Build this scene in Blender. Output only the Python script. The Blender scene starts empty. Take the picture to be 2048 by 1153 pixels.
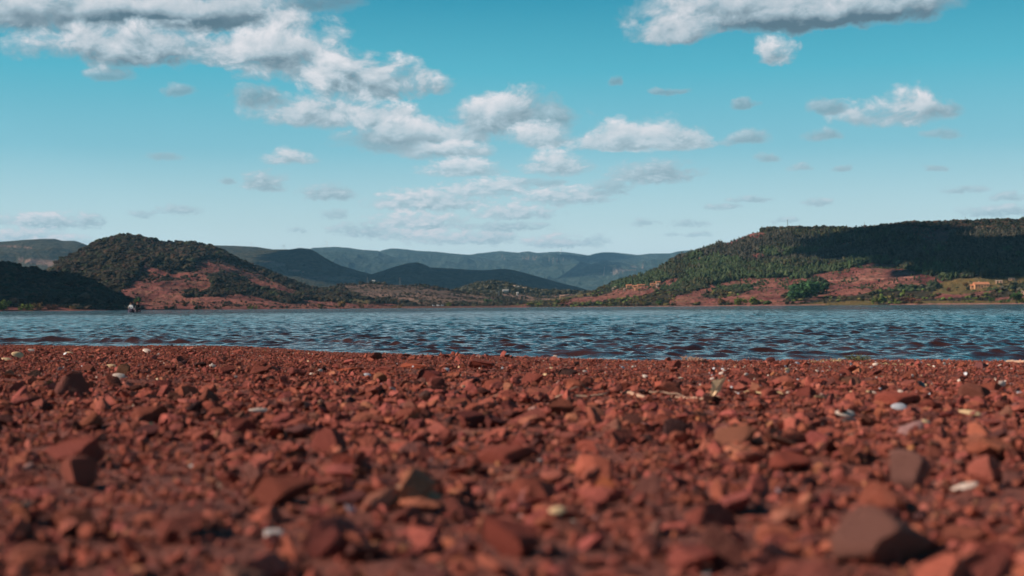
import bpy, bmesh, math, random
import numpy as np
from mathutils import Vector, Matrix
R = math.radians
rng = np.random.default_rng(7)
random.seed(7)
scene = bpy.context.scene
COL = scene.collection

# ------------------------------------------------------------------ camera
F_PX = 2844.0; CX = 1024.0; CY = 576.5
PITCH = R(0.776); ROLL = R(-0.405)
CAM = np.array([0.0, 0.0, 0.30])
_f = np.array([0, math.cos(PITCH), math.sin(PITCH)])
_r0 = np.array([1.0, 0, 0]); _u0 = np.array([0, -math.sin(PITCH), math.cos(PITCH)])
_r = math.cos(ROLL)*_r0 + math.sin(ROLL)*_u0
_u = -math.sin(ROLL)*_r0 + math.cos(ROLL)*_u0
cam_d = bpy.data.cameras.new("camera"); cam = bpy.data.objects.new("camera", cam_d); COL.objects.link(cam)
cam.matrix_world = Matrix(((_r[0], _u[0], -_f[0], CAM[0]), (_r[1], _u[1], -_f[1], CAM[1]), (_r[2], _u[2], -_f[2], CAM[2]), (0, 0, 0, 1)))
cam_d.sensor_width = 36; cam_d.lens = 36*F_PX/2048
cam_d.clip_start = 0.05; cam_d.clip_end = 60000
cam_d.dof.use_dof = True; cam_d.dof.focus_distance = 12.5; cam_d.dof.aperture_fstop = 4.8; cam_d.dof.aperture_blades = 0
scene.camera = cam

def ray(px, py):
    px = np.asarray(px, float); py = np.asarray(py, float)
    d = _f + ((px-CX)/F_PX)[..., None]*_r - ((py-CY)/F_PX)[..., None]*_u
    return d
def azel(px, py):
    d = ray(px, py)
    return np.arctan2(d[..., 0], d[..., 1]), np.arctan2(d[..., 2], np.hypot(d[..., 0], d[..., 1]))
def to_px(x, y, z):
    v = np.stack([x-CAM[0], y-CAM[1], z-CAM[2]], -1)
    w = v @ _f
    return CX + F_PX*(v @ _r)/w, CY - F_PX*(v @ _u)/w

# ------------------------------------------------------------------ light and exposure
SUN_DIR = np.array([-0.85, -0.14, 0.0]); SUN_DIR /= np.linalg.norm(SUN_DIR)
SUN_EL = R(30)
SUN_DIR = np.array([SUN_DIR[0]*math.cos(SUN_EL), SUN_DIR[1]*math.cos(SUN_EL), math.sin(SUN_EL)])
sd = bpy.data.lights.new("sun", 'SUN'); so = bpy.data.objects.new("sun", sd); COL.objects.link(so)
sd.energy = 5.0; sd.angle = R(0.5); sd.color = (1.0, 0.82, 0.68)
so.rotation_euler = Vector(-SUN_DIR).to_track_quat('-Z', 'Y').to_euler()
scene.view_settings.view_transform = 'Standard'; scene.view_settings.look = 'None'
scene.view_settings.exposure = 0.35; scene.view_settings.gamma = 1.0
scene.view_settings.use_curve_mapping = False
c = scene.cycles
c.max_bounces = 5; c.diffuse_bounces = 2; c.glossy_bounces = 2; c.transmission_bounces = 2; c.volume_bounces = 0; c.transparent_max_bounces = 4
c.use_adaptive_sampling = True; c.adaptive_threshold = 0.02
c.use_denoising = True
c.caustics_reflective = False; c.caustics_refractive = False
scene.render.film_transparent = False

# ------------------------------------------------------------------ world: sky and clouds
world = bpy.data.worlds.new("World"); scene.world = world; world.use_nodes = True
world.cycles.sampling_method = 'MANUAL'; world.cycles.sample_map_resolution = 256
nt = world.node_tree; nt.nodes.clear()

class NB:
    """small node-building helper"""
    def __init__(s, tree): s.t = tree
    def n(s, kind, **kw):
        x = s.t.nodes.new(kind)
        for k, v in kw.items(): setattr(x, k, v)
        return x
    def put(s, sock, v):
        if hasattr(v, 'links') or hasattr(v, 'is_linked'): s.t.links.new(v, sock)
        else: sock.default_value = v
    def m(s, op, a, b=None, cc=None, clamp=False):
        x = s.n('ShaderNodeMath', operation=op); x.use_clamp = clamp
        s.put(x.inputs[0], a)
        if b is not None: s.put(x.inputs[1], b)
        if cc is not None: s.put(x.inputs[2], cc)
        return x.outputs[0]
    def v(s, op, a, b=None, cc=None, out=0):
        x = s.n('ShaderNodeVectorMath', operation=op)
        s.put(x.inputs[0], a)
        if b is not None: s.put(x.inputs[1], b)
        if cc is not None: s.put(x.inputs[2], cc)
        return x.outputs[out]
    def mix(s, f, a, b, blend='MIX'):
        x = s.n('ShaderNodeMix', data_type='RGBA', blend_type=blend)
        s.put(x.inputs[0], f); s.put(x.inputs[6], a); s.put(x.inputs[7], b)
        return x.outputs[2]
    def mapr(s, v, a, b, c_, d, smooth=False):
        x = s.n('ShaderNodeMapRange')
        if smooth: x.interpolation_type = 'SMOOTHSTEP'
        s.put(x.inputs[0], v)
        for i, q in enumerate((a, b, c_, d)): s.put(x.inputs[i+1], q)
        return x.outputs[0]
    def noise(s, vec, scale, detail=4, rough=0.55, lac=2.0, dist=0.0, out=0):
        x = s.n('ShaderNodeTexNoise')
        if vec is not None: s.put(x.inputs['Vector'], vec)
        x.inputs['Scale'].default_value = scale; x.inputs['Detail'].default_value = detail
        x.inputs['Roughness'].default_value = rough; x.inputs['Lacunarity'].default_value = lac
        x.inputs['Distortion'].default_value = dist
        return x.outputs[out]
    def ramp(s, v, stops, interp='LINEAR'):
        x = s.n('ShaderNodeValToRGB'); x.color_ramp.interpolation = interp
        e = x.color_ramp.elements
        while len(e) < len(stops): e.new(0.5)
        for i, (p, col) in enumerate(stops):
            e[i].position = p; e[i].color = (*col, 1)
        s.put(x.inputs[0], v)
        return x.outputs[0]

# cumulus field: x, base y (photo pixels, turned into azimuth and elevation), half width, height above base, depth below, density
CLOUDS = [
 (150, 40, 330, 95, 30, 1.3), (420, 42, 250, 70, 26, 1.25), (330, 42, 290, 26, 22, .95, -.10), (640, 8, 90, 26, 16, .55), (270, 96, 230, 52, 34, .95), (225, 146, 50, 20, 14, .5),
 (490, 110, 120, 50, 30, .9), (590, 140, 140, 118, 26, 1.15, .38), (560, 120, 70, 70, 30, 1.2), (780, 170, 110, 62, 30, 1.05), (690, 165, 90, 75, 40, 1.0),
 (640, 222, 145, 50, 26, 1.15), (530, 195, 60, 30, 20, .6), (770, 243, 85, 42, 22, .95), (860, 275, 150, 40, 18, .95), (890, 302, 110, 22, 16, .9),
 (760, 288, 100, 34, 20, .6), (975, 235, 85, 55, 34, 1.0), (1020, 240, 40, 66, 20, 1.0), (1085, 240, 90, 60, 45, .68), (1095, 278, 80, 34, 18, .9),
 (1290, 290, 135, 66, 14, 1.5), (1235, 288, 110, 48, 14, 1.3), (1350, 288, 80, 52, 14, 1.3), (925, 340, 90, 28, 14, .8), (1115, 335, 75, 36, 15, .95),
 (1310, 352, 95, 36, 15, .78), (850, 408, 125, 34, 16, 1.0), (835, 450, 105, 32, 15, .95), (1030, 428, 92, 24, 12, .92), (800, 470, 90, 20, 10, .8), (980, 380, 110, 28, 14, .8),
 (1130, 395, 110, 26, 14, .93), (980, 478, 65, 22, 12, 1.1), (1110, 488, 68, 19, 9, .95), (900, 480, 95, 20, 10, .8), (1010, 455, 100, 12, 8, .7), (1190, 485, 35, 14, 8, .5),
 (575, 320, 62, 24, 9, .85), (528, 372, 45, 34, 11, .75), (655, 390, 58, 24, 12, .75), (715, 464, 65, 20, 10, .65), (670, 432, 30, 14, 7, .55),
 (355, 422, 50, 13, 7, .65), (285, 431, 30, 13, 6, .6), (90, 443, 105, 20, 15, .93), (187, 446, 24, 18, 11, .55), (50, 478, 90, 26, 14, .95), (130, 484, 70, 14, 10, .85),
 (455, 363, 17, 9, 5, .6), (1560, 22, 320, 80, 36, 1.3), (1760, 14, 150, 40, 26, 1.0), (1650, 38, 240, 22, 20, .85, .02), (1350, 68, 95, 46, 18, 1.0), (1555, 118, 36, 42, 12, .85),
 (1800, 238, 105, 60, 18, 1.15), (1730, 236, 70, 34, 18, .8), (1655, 218, 44, 20, 12, .6), (1895, 225, 40, 16, 12, .5), (1490, 282, 52, 19, 9, .65),
 (1640, 276, 38, 15, 9, .62), (1535, 318, 28, 12, 7, .6), (1600, 337, 28, 12, 6, .62), (1685, 339, 24, 8, 5, .6), (1875, 337, 24, 8, 5, .6),
 (1925, 382, 46, 11, 6, .65), (2010, 397, 34, 15, 7, .65), (2000, 426, 85, 16, 8, .68), (1640, 405, 34, 10, 6, .65), (1445, 414, 42, 9, 5, .65),
 (1495, 400, 52, 9, 5, .65), (1380, 450, 38, 11, 6, .6), (1290, 447, 32, 10, 6, .6), (1395, 471, 32, 7, 4, .55), (1340, 470, 22, 6, 4, .55),
 (1240, 163, 17, 14, 7, .55), (1350, 183, 34, 9, 6, .5), (1488, 213, 22, 16, 7, .58), (355, 183, 36, 14, 10, .48), (330, 315, 42, 8, 7, .5),
 (1570, 442, 30, 7, 4, .5), (595, 462, 20, 8, 5, .55), (1885, 268, 40, 10, 8, .5), (1220, 380, 45, 22, 12, .6), (1080, 365, 60, 12, 9, .55),
]

def cloud_group():
    """cumulus one behind the other: coverage and brightness (sunlit top left, shaded flat base)"""
    g = bpy.data.node_groups.new("cumulus_field", 'ShaderNodeTree')
    g.interface.new_socket("P", in_out='INPUT', socket_type='NodeSocketVector')
    g.interface.new_socket("Cover", in_out='OUTPUT', socket_type='NodeSocketFloat')
    g.interface.new_socket("Bright", in_out='OUTPUT', socket_type='NodeSocketFloat')
    b = NB(g); gi = g.nodes.new('NodeGroupInput'); go = g.nodes.new('NodeGroupOutput')
    P = gi.outputs[0]
    sep = b.n('ShaderNodeSeparateXYZ'); b.put(sep.inputs[0], P)
    el = sep.outputs[1]
    far = b.mapr(el, .05, .15, 0, 1, True)
    wv = b.v('MULTIPLY_ADD', b.v('SUBTRACT', b.noise(P, 30, 4, .62, 2.1, 0, 1), (.5, .5, .5)), (.034, .015, 0), P)
    wv2 = b.v('MULTIPLY_ADD', b.v('SUBTRACT', b.noise(P, 120, 3, .62, 2.1, 0, 1), (.5, .5, .5)), (.011, .0045, 0), P)
    wm = b.n('ShaderNodeMix', data_type='VECTOR'); b.put(wm.inputs[0], far); b.put(wm.inputs[4], wv2); b.put(wm.inputs[5], wv)
    W = wm.outputs[1]
    def puff(Q):
        m1 = b.noise(b.v('MULTIPLY', Q, (1, 1.5, 1)), 34, 9, .60, 2.15, .3)
        m2 = b.noise(b.v('MULTIPLY', Q, (1, 2.3, 1)), 105, 7, .62, 2.1, .3)
        x = b.n('ShaderNodeMix', data_type='FLOAT'); b.put(x.inputs[0], far); b.put(x.inputs[2], m2); b.put(x.inputs[3], m1)
        return x.outputs[0]
    N0 = puff(P)
    offv = b.v('SCALE', (-.0045, .0075, 0)); b.put(offv.node.inputs[3], b.mapr(el, .03, .16, .3, 1.0))
    N1 = puff(b.v('ADD', P, offv))
    calm = b.mapr(el, .165, .205, 1, .55)
    N = b.m('MULTIPLY', b.m('MULTIPLY', b.m('SUBTRACT', N0, .5), 4.6), calm)
    bil = b.m('MULTIPLY', b.m('SUBTRACT', N0, N1), 1.35)
    bil = b.m('MULTIPLY', b.m('ADD', bil, b.m('MULTIPLY', b.m('SUBTRACT', N0, .5), .55)), calm)
    A = 0.0; B = 0.3
    for (x, y, hw, up, dn, w, *ov) in CLOUDS:
        a, e = azel(x, y); sx = F_PX/(hw*1.12); su = F_PX/(up*1.12); k = up/dn*.9
        q = b.v('MULTIPLY_ADD', W, (sx, su, 0), (-float(a)*sx, -float(e)*su, 1.0))
        qm = b.v('MAXIMUM', q, b.v('MULTIPLY', q, (-1, -k, 0)))
        d = b.v('DOT_PRODUCT', qm, qm, out=1)
        wf = (.62 + .45*min(w, 1.2))*1.35
        f = b.m('ADD', b.m('MULTIPLY_ADD', d, -wf, 2*wf*(.93 if w > 1 else .985)), N, clamp=True)
        op = min(1.0, .56 + .5*(w-.4)/.5)
        if op < .99: f = b.m('MULTIPLY', f, op)
        br = .02 if w < .62 else (.12 if w < .8 else (.42 if w < .92 else (.37 if w < 1.2 else (.30 if w < 1.31 else .85))))
        if ov: br = ov[0]
        gr = .35 if w < .8 else (.62 if up < 76 or w > 1.4 else .85)
        sh = b.v('DOT_PRODUCT', q, (-.14, gr, br), out=1)
        bi = b.m('ADD', sh, bil, clamp=True)
        mx = b.n('ShaderNodeMix', data_type='FLOAT'); b.put(mx.inputs[0], f); b.put(mx.inputs[2], B); b.put(mx.inputs[3], bi); B = mx.outputs[0]
        mx = b.n('ShaderNodeMix', data_type='FLOAT'); b.put(mx.inputs[0], f); b.put(mx.inputs[2], A); mx.inputs[3].default_value = 1.0; A = mx.outputs[0]
    b.put(go.inputs[0], A); b.put(go.inputs[1], B)
    return g

b = NB(nt)
tc = b.n('ShaderNodeTexCoord')
nrm = b.v('NORMALIZE', tc.outputs['Generated'])
sp = b.n('ShaderNodeSeparateXYZ'); b.put(sp.inputs[0], nrm)
az = b.m('ARCTAN2', sp.outputs[0], sp.outputs[1]); el = b.m('ARCSINE', sp.outputs[2])
cb = b.n('ShaderNodeCombineXYZ'); b.put(cb.inputs[0], az); b.put(cb.inputs[1], el)
P = cb.outputs[0]
sky = b.n('ShaderNodeTexSky', sky_type='NISHITA'); sky.sun_disc = False
sky.sun_elevation = SUN_EL; sky.sun_rotation = math.atan2(SUN_DIR[0], SUN_DIR[1]); sky.altitude = 150
sky.air_density = 1.0; sky.dust_density = 0.4; sky.ozone_density = 2.0
skyc = b.v('MULTIPLY', sky.outputs[0], (.1, .1, .1))
# even out and grade the sky towards the teal of the photograph, by elevation
lum = b.v('DOT_PRODUCT', skyc, (.2, .6, .2), out=1)
teal = b.ramp(b.mapr(el, 0.0, 1.5, 0, 1), [
  (0.0, (.74, .84, .83)), (.02, (.72, .83, .825)), (.0387, (.50, .665, .68)), (.0733, (.205, .475, .56)), (.109, (.080, .39, .50)), (.1433, (.026, .265, .385)), (.24, (.010, .115, .20)), (.45, (.007, .055, .11)), (1.0, (.005, .035, .075))])
lumn = b.mapr(lum, 0.0, 1.2, .9, 1.12)
base = b.v('MULTIPLY', teal, lumn)
grp = cloud_group()
g1 = b.n('ShaderNodeGroup'); g1.node_tree = grp; b.put(g1.inputs[0], P)
A, B = g1.outputs[0], g1.outputs[1]
dark = b.mix(b.mapr(el, .03, .19, 0, 1), (.31, .43, .48, 1), (.085, .135, .170, 1))
mid_ = b.mix(b.mapr(el, .03, .19, 0, 1), (.47, .58, .62, 1), (.33, .41, .46, 1))
ccol = b.mix(b.mapr(B, 0, .42, 0, 1), dark, mid_)
ccol = b.mix(b.mapr(B, .38, .95, 0, 1), ccol, (.70, .675, .69, 1))
ccol = b.mix(b.mapr(el, 0.01, .13, .18, 0), ccol, (.60, .72, .74, 1))
alpha = b.m('MULTIPLY', b.m('MULTIPLY', A, .96), b.mapr(el, -.01, .02, 0, 1))
fin = b.mix(alpha, base, ccol)
bg = b.n('ShaderNodeBackground'); b.put(bg.inputs[0], fin); bg.inputs[1].default_value = 1.0
wo = b.n('ShaderNodeOutputWorld'); nt.links.new(bg.outputs[0], wo.inputs[0])

# ------------------------------------------------------------------ numeric helpers
def h2(ix, iy, seed):
    with np.errstate(over='ignore'):
        h = ix.astype(np.int64).astype(np.uint32)*np.uint32(374761393) + iy.astype(np.int64).astype(np.uint32)*np.uint32(668265263) + np.uint32((seed*974634777) & 0xffffffff)
        h = (h ^ (h >> np.uint32(13)))*np.uint32(1274126177)
        h = (h ^ (h >> np.uint32(15)))*np.uint32(2246822519)
        h ^= h >> np.uint32(16)
    return h.astype(np.float64)/4294967295.0
def vn(x, y, seed=0):
    x = np.asarray(x, float); y = np.asarray(y, float)
    ix = np.floor(x); iy = np.floor(y); fx = x-ix; fy = y-iy
    ux = fx*fx*(3-2*fx); uy = fy*fy*(3-2*fy)
    a = h2(ix, iy, seed); b_ = h2(ix+1, iy, seed); c_ = h2(ix, iy+1, seed); d = h2(ix+1, iy+1, seed)
    return (a*(1-ux)+b_*ux)*(1-uy) + (c_*(1-ux)+d*ux)*uy
def fbm(x, y, o=4, seed=0, g=.5, ridged=False):
    s = 0; a = 1; t = 0
    for i in range(o):
        v = vn(x*2**i + i*17.3, y*2**i - i*9.1, seed+i)
        if ridged: v = 1-abs(2*v-1)
        s = s + a*v; t += a; a *= g
    return s/t
def sstep(a, b_, x):
    t = np.clip((x-a)/(b_-a), 0, 1); return t*t*(3-2*t)
def inpoly(px, py, poly):
    r = np.zeros(px.shape, bool); n = len(poly); j = n-1
    for i in range(n):
        xi, yi = poly[i]; xj, yj = poly[j]
        if yi != yj:
            c_ = ((yi > py) != (yj > py)) & (px < (xj-xi)*(py-yi)/(yj-yi)+xi)
            r ^= c_
        j = i
    return r

def mesh_np(name, V, Fc, mat, parent=None, smooth=False, col=None, link=True):
    me = bpy.data.meshes.new(name)
    V = np.ascontiguousarray(V, np.float32); Fc = np.ascontiguousarray(Fc, np.int32)
    k = Fc.shape[1]
    me.vertices.add(len(V)); me.vertices.foreach_set('co', V.ravel())
    me.loops.add(Fc.size); me.loops.foreach_set('vertex_index', Fc.ravel())
    me.polygons.add(len(Fc)); me.polygons.foreach_set('loop_start', np.arange(0, Fc.size, k, dtype=np.int32))
    me.polygons.foreach_set('use_smooth', np.full(len(Fc), smooth))
    me.update(calc_edges=True)
    if col is not None:
        at = me.attributes.new('tint', 'FLOAT_COLOR', 'POINT')
        cc = np.ones((len(V), 4), np.float32); cc[:, :col.shape[1]] = col
        at.data.foreach_set('color', cc.ravel())
    if mat: me.materials.append(mat)
    o = bpy.data.objects.new(name, me)
    if link: COL.objects.link(o)
    if parent: o.parent = parent
    return o
def grid_faces(nr, nc):
    i = np.arange(nr-1)[:, None]*nc + np.arange(nc-1)[None, :]
    return np.stack([i, i+1, i+nc+1, i+nc], -1).reshape(-1, 4)
def tag(o, label=None, cat=None, group=None, kind=None):
    if label: o['label'] = label
    if cat: o['category'] = cat
    if group: o['group'] = group
    if kind: o['kind'] = kind
    return o
def empty(name, loc, rz=0, label=None, cat=None, group=None):
    o = bpy.data.objects.new(name, None); COL.objects.link(o); o.empty_display_size = .1
    o.location = loc; o.rotation_euler = (0, 0, rz)
    return tag(o, label, cat, group)
def ico(sub):
    bm = bmesh.new(); bmesh.ops.create_icosphere(bm, subdivisions=sub, radius=1)
    V = np.array([v.co[:] for v in bm.verts]); Fc = np.array([[v.index for v in f.verts] for f in bm.faces]); bm.free()
    return V, Fc
ICO = {k: ico(k) for k in (1, 2, 3, 4, 5)}
def scatter_merge(templates, pos, rot, scl, tsel, cols=None):
    """merge many transformed copies; templates list of (V,F); returns V,F,col"""
    Vs = []; Fs = []; Cs = []; off_ = 0
    for ti, (V, Fc) in enumerate(templates):
        idx = np.nonzero(tsel == ti)[0]
        if len(idx) == 0: continue
        P_ = np.einsum('nij,vj->nvi', rot[idx], V*1.0) if scl.ndim == 1 else None
        if scl.ndim == 1: P_ = P_*scl[idx][:, None, None]
        else:
            P_ = V[None]*scl[idx][:, None, :]
            P_ = np.einsum('nij,nvj->nvi', rot[idx], P_)
        P_ = P_ + pos[idx][:, None, :]
        n = len(idx); nv = len(V)
        Fi = Fc[None] + (np.arange(n)*nv)[:, None, None] + off_
        Vs.append(P_.reshape(-1, 3)); Fs.append(Fi.reshape(-1, Fc.shape[1])); off_ += n*nv
        if cols is not None: Cs.append(np.repeat(cols[idx], nv, axis=0))
    return np.concatenate(Vs), np.concatenate(Fs), (np.concatenate(Cs) if cols is not None else None)
def rots(yaw, tilt, tdir):
    """rotation: yaw about z, then tilt about horizontal axis in direction tdir"""
    cy, sy = np.cos(yaw), np.sin(yaw); z = np.zeros_like(yaw); o = np.ones_like(yaw)
    Rz = np.stack([cy, -sy, z, sy, cy, z, z, z, o], -1).reshape(-1, 3, 3)
    ax = np.stack([np.cos(tdir), np.sin(tdir), z], -1)
    K = np.stack([z, -ax[:, 2], ax[:, 1], ax[:, 2], z, -ax[:, 0], -ax[:, 1], ax[:, 0], z], -1).reshape(-1, 3, 3)
    I = np.eye(3)[None]
    Rt = I + np.sin(tilt)[:, None, None]*K + (1-np.cos(tilt))[:, None, None]*(K @ K)
    return Rt @ Rz

# ------------------------------------------------------------------ materials
def new_mat(name):
    m = bpy.data.materials.new(name); m.use_nodes = True
    t = m.node_tree; t.nodes.clear(); q = NB(t)
    bs = q.n('ShaderNodeBsdfPrincipled'); out = q.n('ShaderNodeOutputMaterial'); t.links.new(bs.outputs[0], out.inputs[0])
    return m, q, bs
def simple(name, col, rough=.8, var=.15, scale=8, metal=0):
    m, q, bs = new_mat(name)
    tcn = q.n('ShaderNodeTexCoord')
    n_ = q.noise(tcn.outputs['Object'], scale, 5)
    cc = q.v('SCALE', tuple(col)); q.put(cc.node.inputs[3], q.mapr(n_, .25, .75, 1-var, 1+var))
    q.put(bs.inputs['Base Color'], cc); bs.inputs['Roughness'].default_value = rough; bs.inputs['Metallic'].default_value = metal
    return m
def bump(q, bs, h, strength, dist):
    x = q.n('ShaderNodeBump'); x.inputs['Strength'].default_value = strength; x.inputs['Distance'].default_value = dist
    q.put(x.inputs['Height'], h); q.t.links.new(x.outputs[0], bs.inputs['Normal'])
    return x

def stone_mat(name, per_object):
    m, q, bs = new_mat(name)
    tcn = q.n('ShaderNodeTexCoord')
    if per_object:
        oi = q.n('ShaderNodeObjectInfo')
        tint = oi.outputs['Color']; vec = tcn.outputs['Object']
    else:
        at = q.n('ShaderNodeAttribute', attribute_name='tint'); tint = at.outputs['Color']; vec = q.n('ShaderNodeNewGeometry').outputs['Position']
    n1 = q.noise(vec, 45, 6, .62); n2 = q.noise(vec, 260, 4, .6)
    f = q.mapr(n1, .3, .7, .68, 1.28)
    c1 = q.v('SCALE', tint); q.put(c1.node.inputs[3], f)
    dust = q.mix(q.mapr(n2, .5, .72, 0, .3), c1, (.32, .14, .10, 1))
    q.put(bs.inputs['Base Color'], dust)
    q.put(bs.inputs['Roughness'], q.mapr(n1, .3, .7, .8, .98))
    bs.inputs['Specular IOR Level'].default_value = .15
    bump(q, bs, q.m('ADD', n1, q.m('MULTIPLY', n2, .5)), .8, .009)
    return m
M_GRAVEL = stone_mat("red_gravel", False)
M_STONE = stone_mat("red_stone", True)

m, q, bs = new_mat("red_silt"); M_SOIL = m
pos = q.n('ShaderNodeNewGeometry').outputs['Position']
n1 = q.noise(pos, 14, 7, .6); n2 = q.noise(pos, 160, 5, .65); n3 = q.noise(pos, 1.2, 3)
cc = q.ramp(n1, [(.25, (.12, .034, .024)), (.5, (.20, .056, .038)), (.75, (.29, .085, .055))])
cc = q.mix(q.mapr(n2, .45, .7, 0, .6), cc, (.085, .027, .02, 1))
sz = q.n('ShaderNodeSeparateXYZ'); q.put(sz.inputs[0], pos)
wet = q.mapr(sz.outputs[2], .004, .022, 1, 0, True)
cc = q.mix(q.m('MULTIPLY', wet, .65), cc, (.05, .017, .013, 1))
q.put(bs.inputs['Base Color'], cc); q.put(bs.inputs['Roughness'], q.mapr(wet, 0, 1, .95, .35))
bump(q, bs, n2, .8, .012)

# silty water: an opaque red-brown body under a clear mirror-like surface
m, q, bs = new_mat("silty_water"); M_WATER = m
geo = q.n('ShaderNodeNewGeometry'); pos = geo.outputs['Position']
dist = q.v('LENGTH', pos, out=1)
nz = q.noise(pos, 1.1, 3)
body = q.mix(q.mapr(nz, .35, .7, 0, 1), (.028, .012, .012, 1), (.070, .022, .013, 1))
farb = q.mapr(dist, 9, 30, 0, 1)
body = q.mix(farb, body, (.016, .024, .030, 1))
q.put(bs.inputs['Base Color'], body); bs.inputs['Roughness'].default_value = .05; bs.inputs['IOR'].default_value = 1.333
w1 = q.noise(q.v('MULTIPLY', pos, (1, 1.7, 1)), 5.5, 4, .55, 2.0, .4)
w2 = q.noise(q.v('MULTIPLY', pos, (1, 2.0, 1)), 1.1, 4, .6)
hh = q.m('ADD', q.m('MULTIPLY', w1, .026), q.m('MULTIPLY', q.m('MULTIPLY', w2, q.mapr(dist, 14, 60, 0, 1)), .30))
w3 = q.noise(q.v('MULTIPLY', pos, (1, 1.6, 1)), .22, 4, .6)
hh = q.m('ADD', hh, q.m('MULTIPLY', q.m('MULTIPLY', w3, q.mapr(dist, 60, 300, 0, 1)), 1.1))
x = q.n('ShaderNodeBump'); x.inputs['Strength'].default_value = .8; x.inputs['Distance'].default_value = 1.0
q.put(x.inputs['Height'], hh); q.t.links.new(x.outputs[0], bs.inputs['Normal'])

def terrain_mat(name, scrub_a, scrub_b, soil_a, soil_b, field, s1=.02, s2=.15, bdist=7.0):
    """tint.r = bare soil, tint.g = field, tint.b = pale track / rock"""
    m, q, bs = new_mat(name)
    pos = q.n('ShaderNodeNewGeometry').outputs['Position']
    at = q.n('ShaderNodeAttribute', attribute_name='tint')
    sp_ = q.n('ShaderNodeSeparateColor'); q.put(sp_.inputs[0], at.outputs['Color'])
    n1 = q.noise(pos, s1, 8, .65); n2 = q.noise(pos, s2, 6, .65); n3 = q.noise(pos, s2*.35, 5, .6)
    sc = q.mix(q.mapr(n2, .35, .65, 0, 1), scrub_a, scrub_b)
    so_ = q.mix(q.mapr(n1, .38, .62, 0, 1), soil_a, soil_b)
    so_ = q.mix(q.mapr(n3, .50, .68, 0, .55), so_, (.23, .15, .075, 1))
    n4 = q.noise(q.v('MULTIPLY', pos, (1, 1, 2.2)), s2*1.8, 5, .7)
    so_ = q.mix(q.mapr(n2, .52, .62, 0, .85), so_, scrub_a)
    so_ = q.mix(q.mapr(n4, .52, .66, 0, .7), so_, scrub_b)
    c_ = q.mix(sp_.outputs[0], sc, so_)
    fi = q.mix(q.mapr(n3, .35, .65, 0, 1), field, (field[0]*1.5, field[1]*1.15, field[2]*1.1, 1))
    c_ = q.mix(sp_.outputs[1], c_, fi)
    c_ = q.mix(sp_.outputs[2], c_, (.42, .20, .15, 1))
    q.put(bs.inputs['Base Color'], c_); bs.inputs['Roughness'].default_value = .95
    bs.inputs['Specular IOR Level'].default_value = .1
    bump(q, bs, q.m('ADD', n2, q.m('MULTIPLY', n1, 2)), .8, bdist)
    return m
def rgb(r, g, b_): return (r, g, b_, 1)
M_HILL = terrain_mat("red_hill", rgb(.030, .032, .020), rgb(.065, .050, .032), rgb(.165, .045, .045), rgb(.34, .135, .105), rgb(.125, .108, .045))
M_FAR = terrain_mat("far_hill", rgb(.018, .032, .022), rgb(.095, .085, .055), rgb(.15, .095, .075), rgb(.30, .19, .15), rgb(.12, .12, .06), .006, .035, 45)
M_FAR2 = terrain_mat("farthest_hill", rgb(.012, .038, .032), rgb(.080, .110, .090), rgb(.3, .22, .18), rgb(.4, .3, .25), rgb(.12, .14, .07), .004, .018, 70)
def leaf_mat(name):
    m, q, bs = new_mat(name)
    at = q.n('ShaderNodeAttribute', attribute_name='tint')
    pos = q.n('ShaderNodeNewGeometry').outputs['Position']
    n_ = q.noise(pos, .9, 4, .6)
    cc = q.v('SCALE', at.outputs['Color']); q.put(cc.node.inputs[3], q.mapr(n_, .3, .7, .6, 1.4))
    q.put(bs.inputs['Base Color'], cc); bs.inputs['Roughness'].default_value = .9; bs.inputs['Specular IOR Level'].default_value = .1
    return m
M_LEAF = leaf_mat("foliage")
M_TRUNK = simple("bark", (.09, .06, .045), .9, .3, 3)

# ------------------------------------------------------------------ the red beach
_sx = np.array([-400, -6, 0, 150, 300, 420, 500, 600, 680, 800, 960, 1080, 1200, 1260, 1400, 1550, 1700, 1900, 2048, 2500], float)
_sy = np.array([690, 691, 692.5, 693, 694, 694, 697, 701, 706, 710, 715, 719, 722, 724, 721.5, 723, 722, 723.5, 724.5, 726], float)
def ground_pt(px, py, z):
    d = ray(px, py); t = (z-CAM[2])/d[..., 2]
    return CAM + d*t[..., None] if np.ndim(t) else CAM + d*t
_sh = ground_pt(_sx, _sy, np.full(len(_sx), .022))
_o = np.argsort(_sh[:, 0]); _shx = _sh[_o, 0]; _shy = _sh[_o, 1]
def shore_y(x): return np.interp(x, _shx, _shy)
def beach_z(x, y, fine=True):
    s = shore_y(x) - y                     # distance inland
    z = np.where(s > 0, .022 + .034*(1-np.exp(-np.clip(s, 0, None)/3.5)), .022 + s*.11)
    z = np.where(s < -6, -.64 - (-s-6)*.02, z)
    z = np.maximum(z, -2.2)
    near = sstep(-.3, .4, s)
    z = z + near*(.034*(fbm(x*1.6, y*1.6, 3, 5)-.5) + .030*sstep(.5, 2.5, s)*(fbm(x*5.2+3, y*5.2, 3, 15)-.5))
    if fine:
        z = z + near*.018*(fbm(x*14, y*14, 3, 9, .6)-.5)
    # low cracked-mud hump near the water
    hx, hy = 0.02, 6.9
    z = z + .035*np.exp(-(((x+.30)/.55)**2 + ((y-6.9)/.35)**2))
    return z
gx = np.concatenate([-np.geomspace(400, 5.3, 40), np.arange(-5.2, 5.2, .03), np.geomspace(5.3, 400, 40)])
gy = np.concatenate([-np.geomspace(400, .35, 30), np.arange(-.3, 12.6, .03), np.geomspace(12.7, 60, 20)])
X, Y = np.meshgrid(gx, gy)
Z = beach_z(X, Y)
o = mesh_np('beach', np.stack([X, Y, Z], -1).reshape(-1, 3), grid_faces(len(gy), len(gx)), M_SOIL, smooth=True)
tag(o, kind='structure')

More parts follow.
